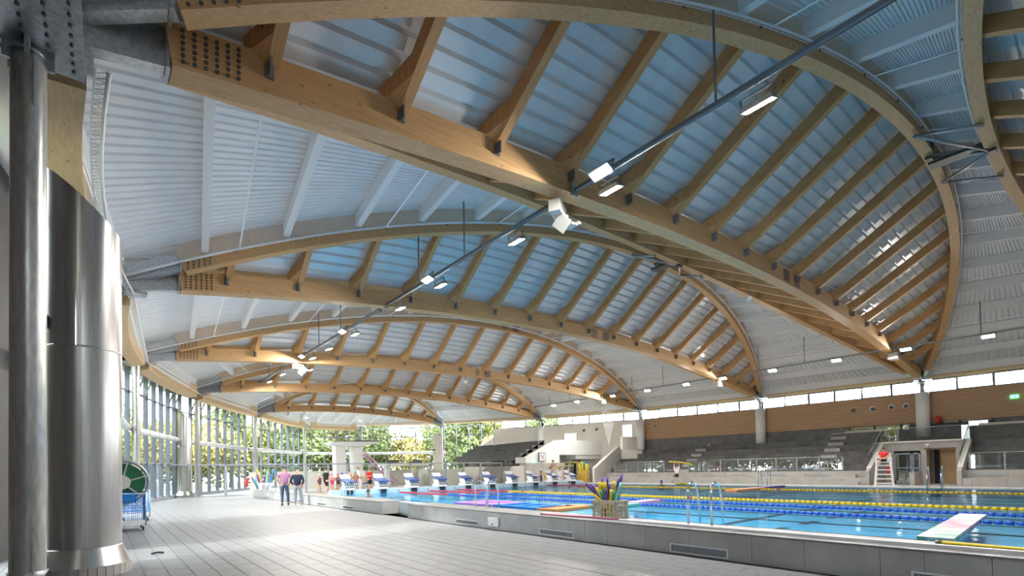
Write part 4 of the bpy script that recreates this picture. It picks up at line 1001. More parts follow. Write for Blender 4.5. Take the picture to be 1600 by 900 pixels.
# ------------------------------------------------------------------ crates and foam noodles
def crate(x, y, z, lx, ly, h, rz, m_, label):
    t_ = thing('crate', label, 'crate', (x, y, z), rz)
    def side(L, th=.018):
        mb = MB()
        mb.box(-L / 2, L / 2, -th, 0, h * .80, h).box(-L / 2, L / 2, -th, 0, 0, h * .07)
        n = 8 if L > .5 else 5
        for i in range(n + 1):
            xx = -L / 2 + L * i / n; wd = .045 if i in (0, n) else .009
            mb.box(max(xx - wd, -L / 2), min(xx + wd, L / 2), -th, 0, 0, h * .85)
        for f in (.33, .58): mb.box(-L / 2, L / 2, -th, 0, h * f - .008, h * f + .008)
        mb.box(-L / 2 - .01, L / 2 + .01, -th - .022, -th, h * .93, h)
        mb.box(-.07, .07, -th - .01, -th, h * .66, h * .82)
        return mb
    for i, (L, dx, dy, a) in enumerate(((lx, 0, -ly / 2, 0), (lx, 0, ly / 2, math.pi), (ly, -lx / 2, 0, -math.pi / 2), (ly, lx / 2, 0, math.pi / 2))):
        o = part('lattice_side', side(L), m_, t_); o.location = (dx, dy, 0); o.rotation_euler = (0, 0, a)
    part('floor_panel', MB().box(-lx / 2, lx / 2, -ly / 2, ly / 2, 0, .02), m_, t_)
    return t_
RT_ = Vector((.772, -.636, 0)); FW_ = Vector((.636, .772, 0))
def noodle(c, z0, bl_, tl_, h, dp, m_, label, grp, r=.033, tdp=0):
    a = Vector((c[0], c[1], z0)) + RT_ * bl_ + FW_ * dp; b = Vector((c[0], c[1], 0)) + RT_ * tl_ + FW_ * (dp + tdp); b.z = h
    m = (a + b) / 2 + RT_ * (.015 if tl_ > bl_ else -.015)
    t_ = thing('foam_noodle', label, 'noodle', tuple(a), 0, grp); n = 6
    pts = [((1 - s) ** 2) * a + 2 * s * (1 - s) * m + s * s * b for s in [i / n for i in range(n + 1)]]
    wpart('tube', MB().tube(pts, r, 12), m_, t_)
    d = (pts[-1] - pts[-2]).normalized(); wpart('bore', MB().tube([pts[-1] - d * .01, pts[-1] + d * .002], r * .38, 8), 'black', t_)
C1 = (8.47, 6.96); CT = .84
crate(8.47, 6.96, .46, .40, .62, .38, 0, 'crate_beige', 'beige lattice crate holding foam noodles on the low wall')
G1 = 'noodles in the beige crate'; k_ = .00168
NOO = [(285, 280, 400, 'foam_purple', -.02, 'purple noodle leaning out furthest over the water side of the beige crate'), (370, 310, 420, 'foam_purple', .06, 'purple noodle leaning beside the furthest leaning one'), (365, 300, 500, 'foam_navy', .16, 'dark blue noodle lying slanted behind the leaning purple ones'),
       (410, 340, 450, 'foam_yellow', 0, 'yellow noodle leaning next to the purple leaning pair'), (475, 265, 485, 'foam_yellow', .1, 'tall straight yellow noodle by the crate end'), (505, 275, 560, 'foam_yellow', .14, 'yellow noodle slanting across the crate middle'), (510, 220, 515, 'foam_purple', .22, 'purple noodle tip peeping behind the tall yellow one'),
       (578, 205, 560, 'foam_purple', .24, 'purple noodle standing at the crate back'), (545, 270, 585, 'foam_yellow', .2, 'yellow noodle tucked between purple ones at the back'), (460, 380, 545, 'foam_teal', .03, 'short teal noodle lying slanted low in the crate'), (540, 355, 540, 'foam_purple', -.05, 'short purple noodle at the crate front'),
       (600, 295, 590, 'foam_purple', .13, 'dark purple noodle stub in the crate middle'), (655, 260, 650, 'foam_yellow', .12, 'upright yellow noodle right of the crate middle'), (605, 365, 585, 'foam_yellow', -.1, 'short yellow noodle at the crate front'), (632, 380, 628, 'foam_teal', -.02, 'short green noodle between yellow and mint ones'), (735, 275, 655, 'foam_mint', -.14, 'mint noodle slanting to the tall purple one'),
       (748, 170, 745, 'foam_purple', .02, 'tallest purple noodle at the crate corner'), (710, 235, 705, 'foam_purple', .1, 'purple noodle just behind the mint one'), (380, 430, 395, 'foam_yellow', -.08, 'yellow noodle stub at the crate end')]
for (tx, ty, bx, m_, dp, lb) in NOO:
    th_ = CT + (500 - ty) * k_; f_ = min(.85, (CT - .49) / max(th_ - .49, .05)); rim = max(-.17, min(.17, (bx - 590) * k_)); tl_ = (tx - 590) * k_
    bl_ = max(-.16, min(.16, (rim - f_ * tl_) / (1 - f_))); noodle(C1, .49, bl_, (tx - 590) * k_, CT + (500 - ty) * k_, dp * .6, m_, lb, G1)
# crate at the wall end, behind the two men
C2 = (8.05, 35.6)
crate(8.15, 35.6, .46, .62, 1.0, .5, .0, 'white_plastic', 'white lattice crate of noodles at the far end of the low wall')
for i, (m_, tl_, h, lb) in enumerate((('foam_purple', -.75, 1.35, 'purple noodle leaning out of the white crate toward the glazing'), ('foam_purple', -.45, 1.5, 'purple noodle leaning in the white crate'), ('foam_yellow', -.5, 1.85, 'long yellow noodle arching over the white crate'), ('foam_orange', -.2, 1.5, 'orange noodle in the white crate'), ('foam_purple', .0, 1.4, 'purple noodle upright in the white crate middle'), ('foam_orange', .2, 1.7, 'orange noodle tall in the white crate'), ('foam_mint', .3, 1.75, 'mint noodle tall in the white crate'), ('foam_blue', .62, 1.8, 'blue noodle at the edge of the white crate'), ('foam_purple', .45, 1.35, 'purple noodle at the edge of the white crate'), ('foam_teal', -.62, 1.25, 'teal noodle low in the white crate'))):
    noodle((8.15, 35.6), .49, tl_ * .35, tl_, h, (i % 3 - 1) * .12, m_, lb, 'noodles in the white crate', .05)
crate(39.2, 35.7, 0, .9, .9, 1.25, .3, 'crate_yellow', 'tall yellow lattice crate beside the white stair parapet')
for i, (m_, tl_, h, lb) in enumerate((('foam_yellow', -.5, 2.0, 'yellow noodle leaning out of the yellow crate'), ('foam_yellow', -.1, 2.25, 'tallest yellow noodle in the yellow crate'), ('foam_blue', .15, 2.3, 'blue noodle in the yellow crate'), ('foam_yellow', .3, 2.0, 'yellow noodle in the yellow crate beside the blue one'), ('foam_yellow', .5, 1.9, 'yellow noodle at the yellow crate edge'), ('foam_yellow', -.3, 1.9, 'yellow noodle behind the leaning one in the yellow crate'))):
    noodle((39.2, 35.7), .05, tl_ * .5, tl_, h, (i % 3 - 1) * .1, m_, lb, 'noodles in the yellow crate', .12)

# ------------------------------------------------------------------ floating mats
def mat_float(x0, x1, y0, y1, m_, label, holes=0, rz=0, th=.07):
    cx, cy = (x0 + x1) / 2, (y0 + y1) / 2; t_ = thing('floating_mat', label, 'mat', (cx, cy, .43), rz); a, b = (x1 - x0) / 2, (y1 - y0) / 2
    if not holes: part('foam_slab', MB().box(-a, a, -b, b, -.03, th), m_, t_)
    else:
        mb = MB().box(-a, -a + .18, -b, b, -.03, th).box(a - .18, a, -b, b, -.03, th)
        for i in range(holes + 1): c = -b + (2 * b - .2) * i / holes; mb.box(-a + .18, a - .18, c, c + .2, -.03, th)
        part('foam_frame', mb, m_, t_)
    part('hem', MB().box(-a - .004, a + .004, -b - .004, b + .004, .02, .03), m_, t_)
mat_float(8.95, 10.3, 11.9, 13.9, 'foam_lilac', 'lilac foam mat with openings floating behind the ladder rails', 2)
mat_float(8.95, 10.2, 9.55, 11.75, 'foam_blue', 'blue foam mat with openings floating beside the lilac one', 3)
mat_float(8.9, 10.5, 9.2, 9.85, 'foam_orange', 'orange foam mat floating between the blue and teal mats', 0, .12)
mat_float(10.5, 11.9, 8.6, 9.4, 'foam_mint', 'teal foam mat floating behind the beige crate', 0, .12); mat_float(12.3, 13.6, 9.1, 9.5, 'foam_pink', 'pink foam mat floating beyond the beige crate', 0, .1)
mat_float(20.6, 23.6, 10.2, 10.7, 'foam_orange', 'orange foam mat floating far out by the yellow rope', 0, .05); mat_float(23.7, 26.3, 10.4, 10.8, 'foam_purple', 'violet foam mat floating end to end with the orange one', 0, .05)
# three-colour mat near the frame edge
t_ = thing('floating_mat', 'long mat in white, pink and green sections floating near the frame edge', 'mat', (11.25, 1.72, .43), .045)
noisy('mat_green', (.18, .38, .30), (.55, .66, .58), (1, 1, 1), rough=.4, ns=3, lo=.42, hi=.58); noisy('mat_rose', (.48, .18, .26), (.66, .42, .48), (1, 1, 1), rough=.4, ns=3, lo=.42, hi=.58); noisy('mat_white', (.55, .50, .58), (.74, .70, .76), (1, 1, 1), rough=.4, ns=3, lo=.42, hi=.58)
for i, m_ in enumerate(('mat_green', 'mat_rose', 'mat_white')):
    o = part('section', MB().box(-2.25 + 1.5 * i, -2.25 + 1.5 * (i + 1) - .02, -.2, .2, -.03, .045), m_, t_)

# ------------------------------------------------------------------ lifeguard chairs
def guard_chair(x, y, rz, label, h=1.25, w=.8):
    t_ = thing('lifeguard_chair', label, 'lifeguard chair', (x, y, 0), rz)
    for sx in (-1, 1):
        for sy in (-1, 1): part('leg', MB().bar((sx * (w / 2 + .08), sy * .5, 0), (sx * w / 2 * .9, sy * .36, h), .09, .09), 'white_plastic', t_)
        part('armrest', MB().box(sx * w / 2 - .05, sx * w / 2 + .05, -.36, .36, h + .28, h + .34).box(sx * w / 2 - .04, sx * w / 2 + .04, -.34, -.26, h, h + .3), 'white_plastic', t_)
    for i in range(5): z = .14 + i * (h - .2) / 4.6; part('step', MB().box(-w / 2, w / 2, -.54 + .03 * i, -.38 + .03 * i, z, z + .07), 'white_plastic', t_)
    part('seat', MB().box(-w / 2, w / 2, -.38, .38, h, h + .06), 'white_plastic', t_); part('backrest', MB().box(-w / 2, w / 2, .34, .40, h + .1, h + .65), 'white_plastic', t_)
    part('base_skid', MB().box(-w / 2 - .2, w / 2 + .3, -.6, -.5, 0, .05), 'white_plastic', t_)
    return t_
LGX, LGY = 41.15 - .9, 9.75
g1 = guard_chair(LGX, LGY, -1.35, 'tall white ladder chair with a lifeguard by the entrance', 1.55); part('rescue_tube', MB().box(.12, .34, -.3, -.2, .7, 1.3), 'red', g1)
guard_chair(15.35, 37.6, -2.5, 'white lifeguard chair behind the swimmers at the pool end', 1.0)

# ------------------------------------------------------------------ people (skin-modifier figures)
def skin_mesh(name, V, E, Rr, sub=1):
    me = bpy.data.meshes.new(name); me.from_pydata(V, E, []); o = bpy.data.objects.new(name, me); COL.objects.link(o)
    o.modifiers.new('skin', 'SKIN'); sv = me.skin_vertices[0].data
    for i, r in enumerate(Rr): sv[i].radius = r if isinstance(r, tuple) else (r, r); sv[i].use_root = (i == 0)
    s_ = o.modifiers.new('sub', 'SUBSURF'); s_.levels = sub; s_.render_levels = sub
    dg = bpy.context.evaluated_depsgraph_get(); out = bpy.data.meshes.new_from_object(o.evaluated_get(dg))
    bpy.data.objects.remove(o); bpy.data.meshes.remove(me)
    out.polygons.foreach_set('use_smooth', [True] * len(out.polygons)); return out
STAND = dict(hipz=.93, lean=(0, 0), aL=[(-.185, 0, 1.40), (-.235, -.02, 1.14), (-.235, .06, .92)], aR=[(.185, 0, 1.40), (.235, -.02, 1.14), (.235, .06, .92)],
             lL=[(-.09, 0, .90), (-.10, .02, .49), (-.10, -.02, .08)], lR=[(.09, 0, .90), (.10, .02, .49), (.10, -.02, .08)])
CROSSED = dict(STAND, aL=[(-.20, 0, 1.42), (-.26, .04, 1.16), (.06, .19, 1.22)], aR=[(.20, 0, 1.42), (.26, .04, 1.16), (-.06, .21, 1.19)])
POCKET = dict(STAND, aL=[(-.20, 0, 1.42), (-.30, -.05, 1.17), (-.19, .06, .97)], aR=[(.20, 0, 1.42), (.29, -.06, 1.17), (.20, .05, .97)], lR=[(.09, 0, .90), (.14, .03, .49), (.16, .02, .08)])
WALK = dict(STAND, lL=[(-.09, 0, .90), (-.09, .16, .50), (-.09, .28, .09)], lR=[(.09, 0, .90), (.09, .04, .48), (.09, -.28, .14)], aL=[(-.20, 0, 1.42), (-.25, -.12, 1.16), (-.24, -.02, .93)], aR=[(.20, 0, 1.42), (.25, .08, 1.16), (.22, .28, 1.02)])
ARMSUP = dict(STAND, aL=[(-.20, 0, 1.43), (-.25, .04, 1.70), (-.12, .08, 1.95)], aR=[(.20, 0, 1.43), (.25, .04, 1.70), (.12, .08, 1.95)])
FOLD = dict(STAND, aL=[(-.20, 0, 1.42), (-.24, .06, 1.16), (-.06, .24, 1.28)], aR=[(.20, 0, 1.42), (.24, .06, 1.16), (.05, .24, 1.22)])
FWDARM = dict(STAND, aL=[(-.20, 0, 1.42), (-.22, .2, 1.34), (-.14, .46, 1.40)], aR=[(.20, 0, 1.42), (.22, .2, 1.30), (.14, .46, 1.36)])
SIT = dict(hipz=.10, lean=(0, -.06), aL=[(-.20, -.05, .60), (-.28, .06, .36), (-.12, .30, .26)], aR=[(.20, -.05, .60), (.28, .06, .36), (.10, .30, .24)], lL=[(-.10, .02, .10), (-.14, .46, .16), (-.13, .52, -.28)], lR=[(.10, .02, .10), (.13, .46, .14), (.12, .56, -.30)])
SITX = dict(SIT, lL=[(-.10, .02, .10), (-.16, .46, .22), (.22, .50, .20)])
CROUCH = dict(STAND, hipz=.62, lean=(0, .28), aL=[(-.2, .42, .98), (-.24, .58, .75), (-.15, .75, .62)], aR=[(.2, .42, .98), (.24, .6, .78), (.15, .8, .7)], lL=[(-.09, 0, .60), (-.1, .3, .42), (-.1, .0, .08)], lR=[(.09, 0, .60), (.1, .28, .4), (.1, -.05, .08)])
def person(label, loc, face, h, pose, skin, top=None, bottom=None, long_sleeve=False, legs='shorts', hair='hair_dark', cap=None, bald=False, shoes=None, top_kind='shirt', grp=None):
    """face: heading of the figure in degrees (0 looks toward +Y, positive turns counter-clockwise)"""
    p = pose; k = h / 1.75; hz = p['hipz']; up_ = 1 if hz < .5 else 1
    lx, ly = p['lean']; dz = hz - .93
    seated = hz < .3
    def T(f, z): return (lx * f, ly * f, z)
    V = [(0, 0, hz + .02), T(.35, hz + .18), T(.8, hz + .40 - abs(ly) * .3), T(1.0, hz + .53 - abs(ly) * .5), T(1.05, hz + .60 - abs(ly) * .5), (lx * 1.1, ly * 1.1 + .02, hz + .70 - abs(ly) * .5), (lx * 1.1, ly * 1.1 + .01, hz + .80 - abs(ly) * .5), (lx * 1.1, ly * 1.1 + .125, hz + .685 - abs(ly) * .5)]
    R_ = [(.165, .125), (.145, .115), (.165, .12), .068, .062, (.105, .118), (.085, .098), .016]
    E = [(0, 1), (1, 2), (2, 3), (3, 4), (4, 5), (5, 6), (5, 7)]
    def arm(A, sgn):
        s0, e0, w0 = [Vector(q) for q in A]; b = len(V)
        V.extend([tuple(s0), tuple(e0), tuple(w0)]); R_.extend([.058, .043, .030]); E.extend([(2, b), (b, b + 1), (b + 1, b + 2)])
        d = (w0 - e0).normalized(); hnd = w0 + d * .07; V.append(tuple(hnd)); R_.append((.036, .022)); E.append((b + 2, b + 3))
        side = d.cross(Vector((0, 1, 0)));
        if side.length < .2: side = d.cross(Vector((0, 0, 1)))
        side.normalize(); bend = side.cross(d)
        for i in range(4):
            o_ = side * (.03 - .02 * i); L1 = (.055, .065, .06, .045)[i]; c = len(V)
            V.extend([tuple(hnd + o_ * .9 + d * .03), tuple(hnd + o_ + d * (.03 + L1) + bend * .018)]); R_.extend([.0095, .008]); E.extend([(b + 3, c), (c, c + 1)])
        c = len(V); V.extend([tuple(w0 + d * .035 + side * .04), tuple(w0 + d * .085 + side * .058 + bend * .012)]); R_.extend([.011, .009]); E.extend([(b + 2, c), (c, c + 1)])
        return b
    def leg(A):
        a0, k0, n0 = [Vector(q) for q in A]; b = len(V); m0 = a0.lerp(k0, .55); c0 = k0.lerp(n0, .35)
        V.extend([tuple(a0), tuple(m0), tuple(k0), tuple(c0), tuple(n0)]); R_.extend([.088, .075, .055, .056, .036]); E.extend([(0, b), (b, b + 1), (b + 1, b + 2), (b + 2, b + 3), (b + 3, b + 4)])
        t = n0 + Vector((0, .14, -.05)); V.append(tuple(t)); R_.append((.036, .022)); E.append((b + 4, b + 5))
        return b
    arm(p['aL'], -1); arm(p['aR'], 1); leg(p['lL']); leg(p['lR'])
    t_ = thing('person', label, 'person', loc, D2R(face), grp); t_.scale = (k, k, k)
    link('body', skin_mesh('body', V, E, R_), skin, t_)
    head = Vector(V[5])
    if top:
        f = .016; hemz = 0 if top_kind == 'shirt' else -.05
        v = [tuple(Vector(V[0]) + Vector((0, 0, -.07 + hemz))), V[1], V[2], tuple(Vector(V[3]) + Vector((0, 0, .012)))]; e = [(0, 1), (1, 2), (2, 3)]; r = [(.175 + f, .145 + f), (.155 + f, .13 + f), (.178 + f, .135 + f), .085]
        if top_kind == 'shirt':
            for A in (p['aL'], p['aR']):
                b = len(v); s0, e0, w0 = [Vector(q) for q in A]
                if long_sleeve: v += [tuple(s0), tuple(e0), tuple(e0.lerp(w0, .92))]; r += [.07, .056, .042]; e += [(2, b), (b, b + 1), (b + 1, b + 2)]
                else: v += [tuple(s0), tuple(s0.lerp(e0, .75))]; r += [.07, .06]; e += [(2, b), (b, b + 1)]
        link('shirt' if top_kind == 'shirt' else 'swimsuit', skin_mesh('shirt', v, e, r), top, t_)
    if bottom:
        f = .014; v = [tuple(Vector(V[0]) + Vector((0, 0, .11))), tuple(Vector(V[0]) + Vector((0, 0, -.03)))]; e = [(0, 1)]; r = [(.155 + f, .125 + f), (.165 + f, .135 + f)]
        for A in (p['lL'], p['lR']):
            a0, k0, n0 = [Vector(q) for q in A]; b = len(v)
            if legs == 'long': v += [tuple(a0), tuple(k0), tuple(k0.lerp(n0, .35)), tuple(k0.lerp(n0, .97))]; r += [.105, .075, .07, .058]; e += [(1, b), (b, b + 1), (b + 1, b + 2), (b + 2, b + 3)]
            elif legs == 'shorts': v += [tuple(a0), tuple(a0.lerp(k0, .82))]; r += [.11, .092]; e += [(1, b), (b, b + 1)]
            else: v += [tuple(a0), tuple(a0.lerp(k0, .25))]; r += [.105, .098]; e += [(1, b), (b, b + 1)]
        link('trousers' if legs == 'long' else 'shorts', skin_mesh('legwear', v, e, r), bottom, t_)
    if not bald:
        hm = MB().sphere((head.x, head.y - .012, head.z + .04), .112, 12, 8, -.1, (.9, 1.05, 1.05))
        part('swim_cap' if cap else 'hair', hm, cap or hair, t_)
    if shoes:
        for A in (p['lL'], p['lR']): n0 = Vector(A[2]); part('shoe', MB().sphere((n0.x, n0.y + .06, n0.z - .035), .075, 8, 6, -1, (.7, 1.9, .7)), shoes, t_)
    for sx in (-1, 1): part('eye', MB().sphere((head.x + sx * .03, head.y + .098, head.z + .012), .010, 6, 4), 'black', t_)
    return t_
person('man in mauve shirt and dark jeans seen from behind by the low wall', (6.85, 25.9, 0), -12, 1.88, POCKET, 'skin_a', 'shirt_mauve', 'jeans', False, 'long', 'hair_dark', shoes='shirt_black')
person('bald man in navy hooded top and grey jeans, barefoot by the low wall', (7.2, 25.0, 0), -28, 1.76, POCKET, 'skin_a', 'navy', 'jeans_grey', True, 'long', bald=True)
person('man in black t-shirt and black shorts walking past the pool end', (11.95, 34.9, 0), -75, 1.86, WALK, 'skin_a', 'shirt_black', 'shirt_black')
person('child swimmer in plum swimsuit and pale cap behind the man in black', (12.15, 36.9, 0), 200, 1.47, STAND, 'skin_a', 'suit_plum', 'suit_plum', legs='trunks', cap='cap_white', top_kind='suit')
person('child swimmer in bright pink swimsuit and pink cap', (12.95, 36.5, 0), 160, 1.45, FOLD, 'skin_a', 'suit_pink', 'suit_pink', legs='trunks', cap='cap_pink', top_kind='suit')
person('child swimmer in dark swimsuit and pink cap', (13.45, 36.7, 0), 170, 1.47, FOLD, 'skin_b', 'suit_plum', 'navy', legs='trunks', cap='cap_pink', top_kind='suit')
person('dark-skinned child swimmer in blue cap', (13.95, 37.2, 0), 185, 1.52, STAND, 'skin_c', None, 'navy', legs='trunks', cap='cap_blue')
person('bare-chested boy in dark trunks without a cap', (14.25, 36.6, 0), 190, 1.72, STAND, 'skin_a', None, 'navy', legs='trunks')
person('bare-chested boy in blue trunks and cyan cap', (14.55, 36.1, 0), 185, 1.64, STAND, 'skin_b', None, 'cap_blue', legs='trunks', cap='cap_cyan')
person('man in white top seated on the lifeguard chair behind the swimmers', (15.35, 37.45, 1.02), 205, 1.75, SIT, 'skin_a', 'shirt_white', 'shirt_black', hair='hair_brown', shoes='shoe_blue')
person('man in red t-shirt and black shorts with folded arms at the pool end', (15.75, 36.3, 0), 190, 1.82, CROSSED, 'skin_a', 'shirt_red', 'shirt_black', hair='hair_brown')
person('swimmer with dark hair in the water below the first starting block', (9.6, 22.3, -.88), 180, 1.6, STAND, 'skin_b', None, 'navy', legs='trunks')
person('child swimmer in dark suit standing behind the eighth starting block', (25.2, 27.2, 0), 200, 1.36, STAND, 'skin_b', 'suit_plum', 'suit_plum', legs='trunks', top_kind='suit')
person('boy crouching on the ninth starting block', (23.95, 24.85, 1.12), 180, 1.35, CROUCH, 'skin_a', None, 'navy', legs='trunks')
person('woman in white top and shorts beside the last starting blocks', (27.1, 27.1, 0), -80, 1.62, FWDARM, 'skin_a', 'shirt_white', 'shirt_white', hair='hair_brown')
person('child swimmer standing behind the last starting block', (26.7, 26.2, 0), 180, 1.55, FWDARM, 'skin_a', None, 'navy', legs='trunks')
person('child swimmer in cyan cap standing on the last starting block', (25.75, 24.75, 1.14), 180, 1.0, FWDARM, 'skin_b', 'cap_cyan', 'cap_cyan', legs='trunks', cap='cap_cyan', top_kind='suit')
person('swimmer in the water below the last starting block', (24.5, 23.6, -.86), 180, 1.5, STAND, 'skin_a', None, 'navy', legs='trunks')
person('woman in white top and black shorts holding a noodle overhead', (39.4, 24.75, 0), 130, 1.68, ARMSUP, 'skin_a', 'shirt_white', 'shirt_black', legs='shorts')
person('lifeguard in red t-shirt seated cross-legged on the tall white chair', (LGX - .08, LGY - .02, 1.60), 95, 1.80, SITX, 'skin_a', 'shirt_red', 'shirt_black', shoes='shoe_blue')
person('swimmer in dark cap floating by the stand side', (26.2, 17.5, -.9), 90, 1.6, STAND, 'skin_b', None, 'navy', legs='trunks', cap='cap_blue')
def held(a, b, m_, label, r=.04): t_ = thing('foam_noodle', label, 'noodle', a); m = (Vector(a) + Vector(b)) / 2 + Vector((0, 0, .06)); wpart('tube', MB().tube([a, m, b], r, 10), m_, t_); wpart('bore', MB().tube([Vector(b), Vector(b) + (Vector(b) - m).normalized() * .003], r * .4, 8), 'black', t_)
held((39.15, 25.35, 1.98), (40.2, 23.7, 1.72), 'foam_yellow', 'yellow noodle held overhead by the woman on the stand side', .055)
held((24.95, 24.47, 1.95), (26.6, 24.45, 1.9), 'foam_yellow', 'yellow noodle held by the child on the last starting block', .045); held((23.7, 24.22, 1.55), (25.3, 23.95, 1.75), 'foam_yellow', 'yellow noodle held by the crouching boy', .04)
held((25.45, 27.0, .75), (25.35, 27.05, 1.3), 'foam_yellow', 'short yellow noodle held by the child in dark suit', .05); held((26.7, 16.9, .46), (26.3, 15.6, .46), 'foam_yellow', 'yellow noodle floating beside the capped swimmer', .05)
solo('ball', MB().sphere((26.0, 20.6, .5), .13, 14, 10), 'cap_pink', 'red ball floating by the stand side of the pool', 'ball', (26, 20.6, .43))

# ------------------------------------------------------------------ wire carts, reel and rail beside the big duct
def wire_cart(x, y, label):
    t_ = thing('wire_cart', label, 'cart', (x, y, 0)); w, l, h = .75, 1.15, 1.05
    fr = MB()
    for sx in (-1, 1):
        for sy in (-1, 1): fr.tube([(sx * w / 2, sy * l / 2, .14), (sx * w / 2, sy * l / 2, h)], .018, 6)
    for z in (.16, h): fr.tube([(-w / 2, -l / 2, z), (w / 2, -l / 2, z), (w / 2, l / 2, z), (-w / 2, l / 2, z)], .018, 6, closed=True)
    part('frame', fr, 'galv', t_)
    for sy in (-1, 1):
        g_ = MB()
        for i in range(9): g_.tube([(-w / 2 + w * i / 8, sy * l / 2, .16), (-w / 2 + w * i / 8, sy * l / 2, h)], .005, 4)
        for i in range(12): z = .2 + .075 * i; g_.tube([(-w / 2, sy * l / 2, z), (w / 2, sy * l / 2, z)], .005, 4)
        part('wire_panel', g_, 'foam_blue', t_)
    for sx in (-1, 1):
        g_ = MB()
        for i in range(12): yy = -l / 2 + l * i / 11; g_.tube([(sx * w / 2, yy, .16), (sx * w / 2, yy, h)], .005, 4)
        for i in range(12): z = .2 + .075 * i; g_.tube([(sx * w / 2, -l / 2, z), (sx * w / 2, l / 2, z)], .005, 4)
        part('wire_panel', g_, 'foam_blue', t_)
    part('tray', MB().box(-w / 2, w / 2, -l / 2, l / 2, .15, .17).box(-w / 2, w / 2, -l / 2 - .01, -l / 2, .2, .3), 'white_plastic', t_)
    for sx in (-1, 1):
        for sy in (-1, 1): part('wheel', MB().tube([(sx * .32 - .02, sy * .5, .06), (sx * .32 + .02, sy * .5, .06)], .06, 12), 'black', t_)
    return t_
wire_cart(.55, 18.15, 'wire cart with blue mesh carrying the rope reel beside the big duct'); wire_cart(.85, 21.75, 'empty wire cart with blue mesh behind the one with the reel')
rl = thing('rope_reel', 'big reel of green and blue lane rope on the wire cart', 'reel', (.4, 18.1, .75))
part('rim', MB().tube([(.62 * math.cos(k * math.pi / 16), -.2, .62 + .62 * math.sin(k * math.pi / 16)) for k in range(32)], .03, 6, closed=True).tube([(.62 * math.cos(k * math.pi / 16), .2, .62 + .62 * math.sin(k * math.pi / 16)) for k in range(32)], .03, 6, closed=True), 'galv', rl)
part('wound_rope', MB().tube([(0, -.18, .62), (0, .18, .62)], .54, 24), 'rope_green', rl); part('hub', MB().tube([(0, -.24, .62), (0, .24, .62)], .2, 16), 'speaker', rl)
for i in range(6): a = i * math.pi / 3 + .3; part('spoke', MB().bar((0, -.21, .62), (.6 * math.cos(a), -.21, .62 + .6 * math.sin(a)), .03, .04), 'galv', rl)
part('blue_coil', MB().cbox((.05, 0, .18), (.55, .5, .3)), 'foam_blue', rl)
rr = thing('hand_rail', 'steel railing with glass infill beside the thick tube column', 'railing', (-1.2, 8.2, 0))
wpart('top_bar', MB().tube([(-1.55, 6.5, 1.02), (-1.15, 8.9, 1.02)], .025, 8), 'chrome', rr); wpart('post', MB().tube([(-1.12, 8.2, 0), (-1.12, 8.2, .95)], .025, 8), 'chrome', rr); wpart('post', MB().tube([(-1.25, 9.6, 0), (-1.25, 9.6, .95)], .025, 8), 'chrome', rr)
wpart('infill', MB().add([(-1.3, 7.0, .1), (-1.2, 9.6, .1), (-1.2, 9.6, .9), (-1.3, 7.0, .9)], [(0, 1, 2, 3)]), 'glass_rail', rr)
solo('pink_bar', MB().tube([(-1.6, 8.1, 1.18), (-1.08, 8.45, 1.19)], .03, 8), 'pink_pole', 'pink bar end poking out beside the thick tube column', 'bar', (-1.3, 8.2, 1.1))
solo('bundle', MB().sphere((-.3, 13.3, 1.05), .2, 12, 8).sphere((-.32, 13.35, 1.35), .17, 12, 8), 'red', 'red bundle glimpsed between the tube column and the big duct', 'bundle', (-.3, 13.3, .9))
solo('sack', MB().lathe((-.3, 13.35, 0), [(.3, 0), (.32, .3), (.26, .85), (.0, .9)], 14), 'white_plastic', 'white sack under the red bundle behind the big duct', 'sack', (-.3, 13.35, 0))
solo('dropped_strap', MB().tube([(.72, 12.0, .02), (.82, 12.05, .03), (.92, 12.02, .02)], .02, 6), 'black', 'small black strap lying on the floor by the big duct', 'strap', (.8, 12, 0))

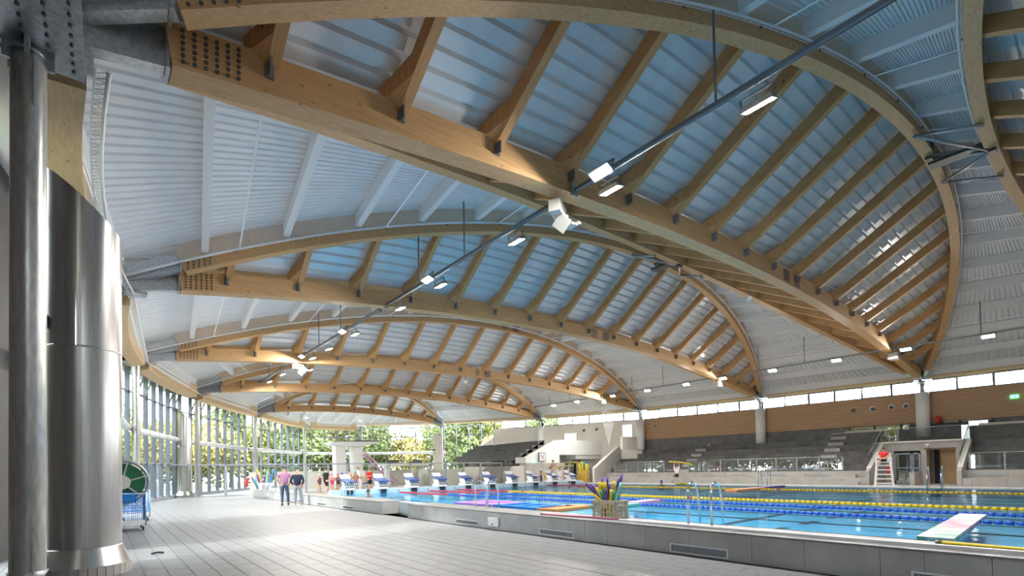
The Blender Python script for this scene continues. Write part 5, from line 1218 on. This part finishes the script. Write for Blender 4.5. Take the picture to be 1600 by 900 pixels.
# ------------------------------------------------------------------ outdoors: ground, trees, rear wall
struct('ground', MB().box(-90, 110, -40, 140, -.6, -.3), 'soil', (0, 40, -.3))
struct('ground_path', MB().box(-9, -2.6, -20, 60, -.3, -.26), 'paving', (-6, 20, -.3))
struct('wall_rear', MB().box(-2.2, 48, -14.4, -14.1, 0, 12), 'white_paint', (23, -14.2, 0))
def make_tree(seed, m_, hgt, rad, nleaf):
    rnd = random.Random(seed); t_ = thing('tree', 'x', 'tree', (0, 0, 0))
    tr = MB().tube([(0, 0, -.4), (.1, .05, hgt * .4), (-.05, .1, hgt * .8)], [.2, .14, .06], 7)
    for i in range(6):
        a = rnd.uniform(0, 6.28); z = hgt * rnd.uniform(.3, .7); tr.tube([(0, 0, z), (rad * .6 * math.cos(a), rad * .6 * math.sin(a), z + rad * .5)], [.07, .02], 5)
    part('trunk', tr, 'trunk', t_)
    mb = MB(); cl = [(rnd.gauss(0, rad * .45), rnd.gauss(0, rad * .45), hgt * rnd.uniform(.12, .95), rnd.uniform(.4, .7) * rad) for _ in range(22)]
    for i in range(nleaf):
        c = cl[i % len(cl)]; d = Vector((rnd.gauss(0, 1), rnd.gauss(0, 1), rnd.gauss(0, 1))).normalized() * c[3] * rnd.uniform(.5, 1)
        p = Vector(c[:3]) + d; s_ = rnd.uniform(.16, .34); u = Vector((rnd.gauss(0, 1), rnd.gauss(0, 1), rnd.gauss(0, 1))).normalized(); v = u.cross(Vector((rnd.gauss(0, 1), rnd.gauss(0, 1), rnd.gauss(0, 1)))).normalized()
        mb.add([p - u * s_, p + v * s_ * .6, p + u * s_, p - v * s_ * .6], [(0, 1, 2, 3)])
    o = part('foliage', mb, m_, t_); o['kind'] = 'stuff'
    return t_
tp = [make_tree(1, 'leaf_a', 9.0, 3.2, 5200), make_tree(2, 'leaf_b', 11.0, 3.4, 5600), make_tree(3, 'leaf_c', 7.5, 2.9, 4600)]
used = [False] * 3
TP = [(-11, 22), (-9, 27), (-13, 31), (-8.5, 34), (-10, 39), (-6.5, 43), (-9, 47.5), (-4.5, 50), (-7, 54), (-2, 57), (-4, 62), (2, 65), (0, 70), (6.5, 72), (4, 78), (12, 76), (17, 79), (22, 75), (28, 79), (33, 74), (38, 71), (43, 66), (46, 60), (50, 66), (40, 77), (-13, 36), (-13, 51), (-8, 66), (-1, 76), (8, 78), (14.5, 83), (19.5, 84), (30.5, 83), (36, 80), (46, 72), (9, 84), (25, 86), (-14, 44), (-12, 58), (52, 55)]
KW = ['yellow-green tree', 'tall dark green tree', 'golden autumn tree']
CNT = {}
for i, (x, y) in enumerate(TP):
    k = (i * 7 + i // 3) % 3; src = tp[k]
    o = src if not used[k] else dup(src, (0, 0, 0)); used[k] = True
    o.location = (x, y, -.3); o.rotation_euler = (0, 0, random.uniform(0, 6.28)); s_ = random.uniform(.85, 1.2); o.scale = (s_, s_, s_)
    where = 'beside the long glass side' if y < 63 and x < 10 else ('behind the diving tower' if x < 30 else 'outside the corner glazing')
    n_ = CNT.get((k, where), 0); CNT[(k, where)] = n_ + 1
    o['label'] = '%s %s %s, counted from the carts' % (ORD[n_], KW[k], where); o['group'] = 'trees outdoors'
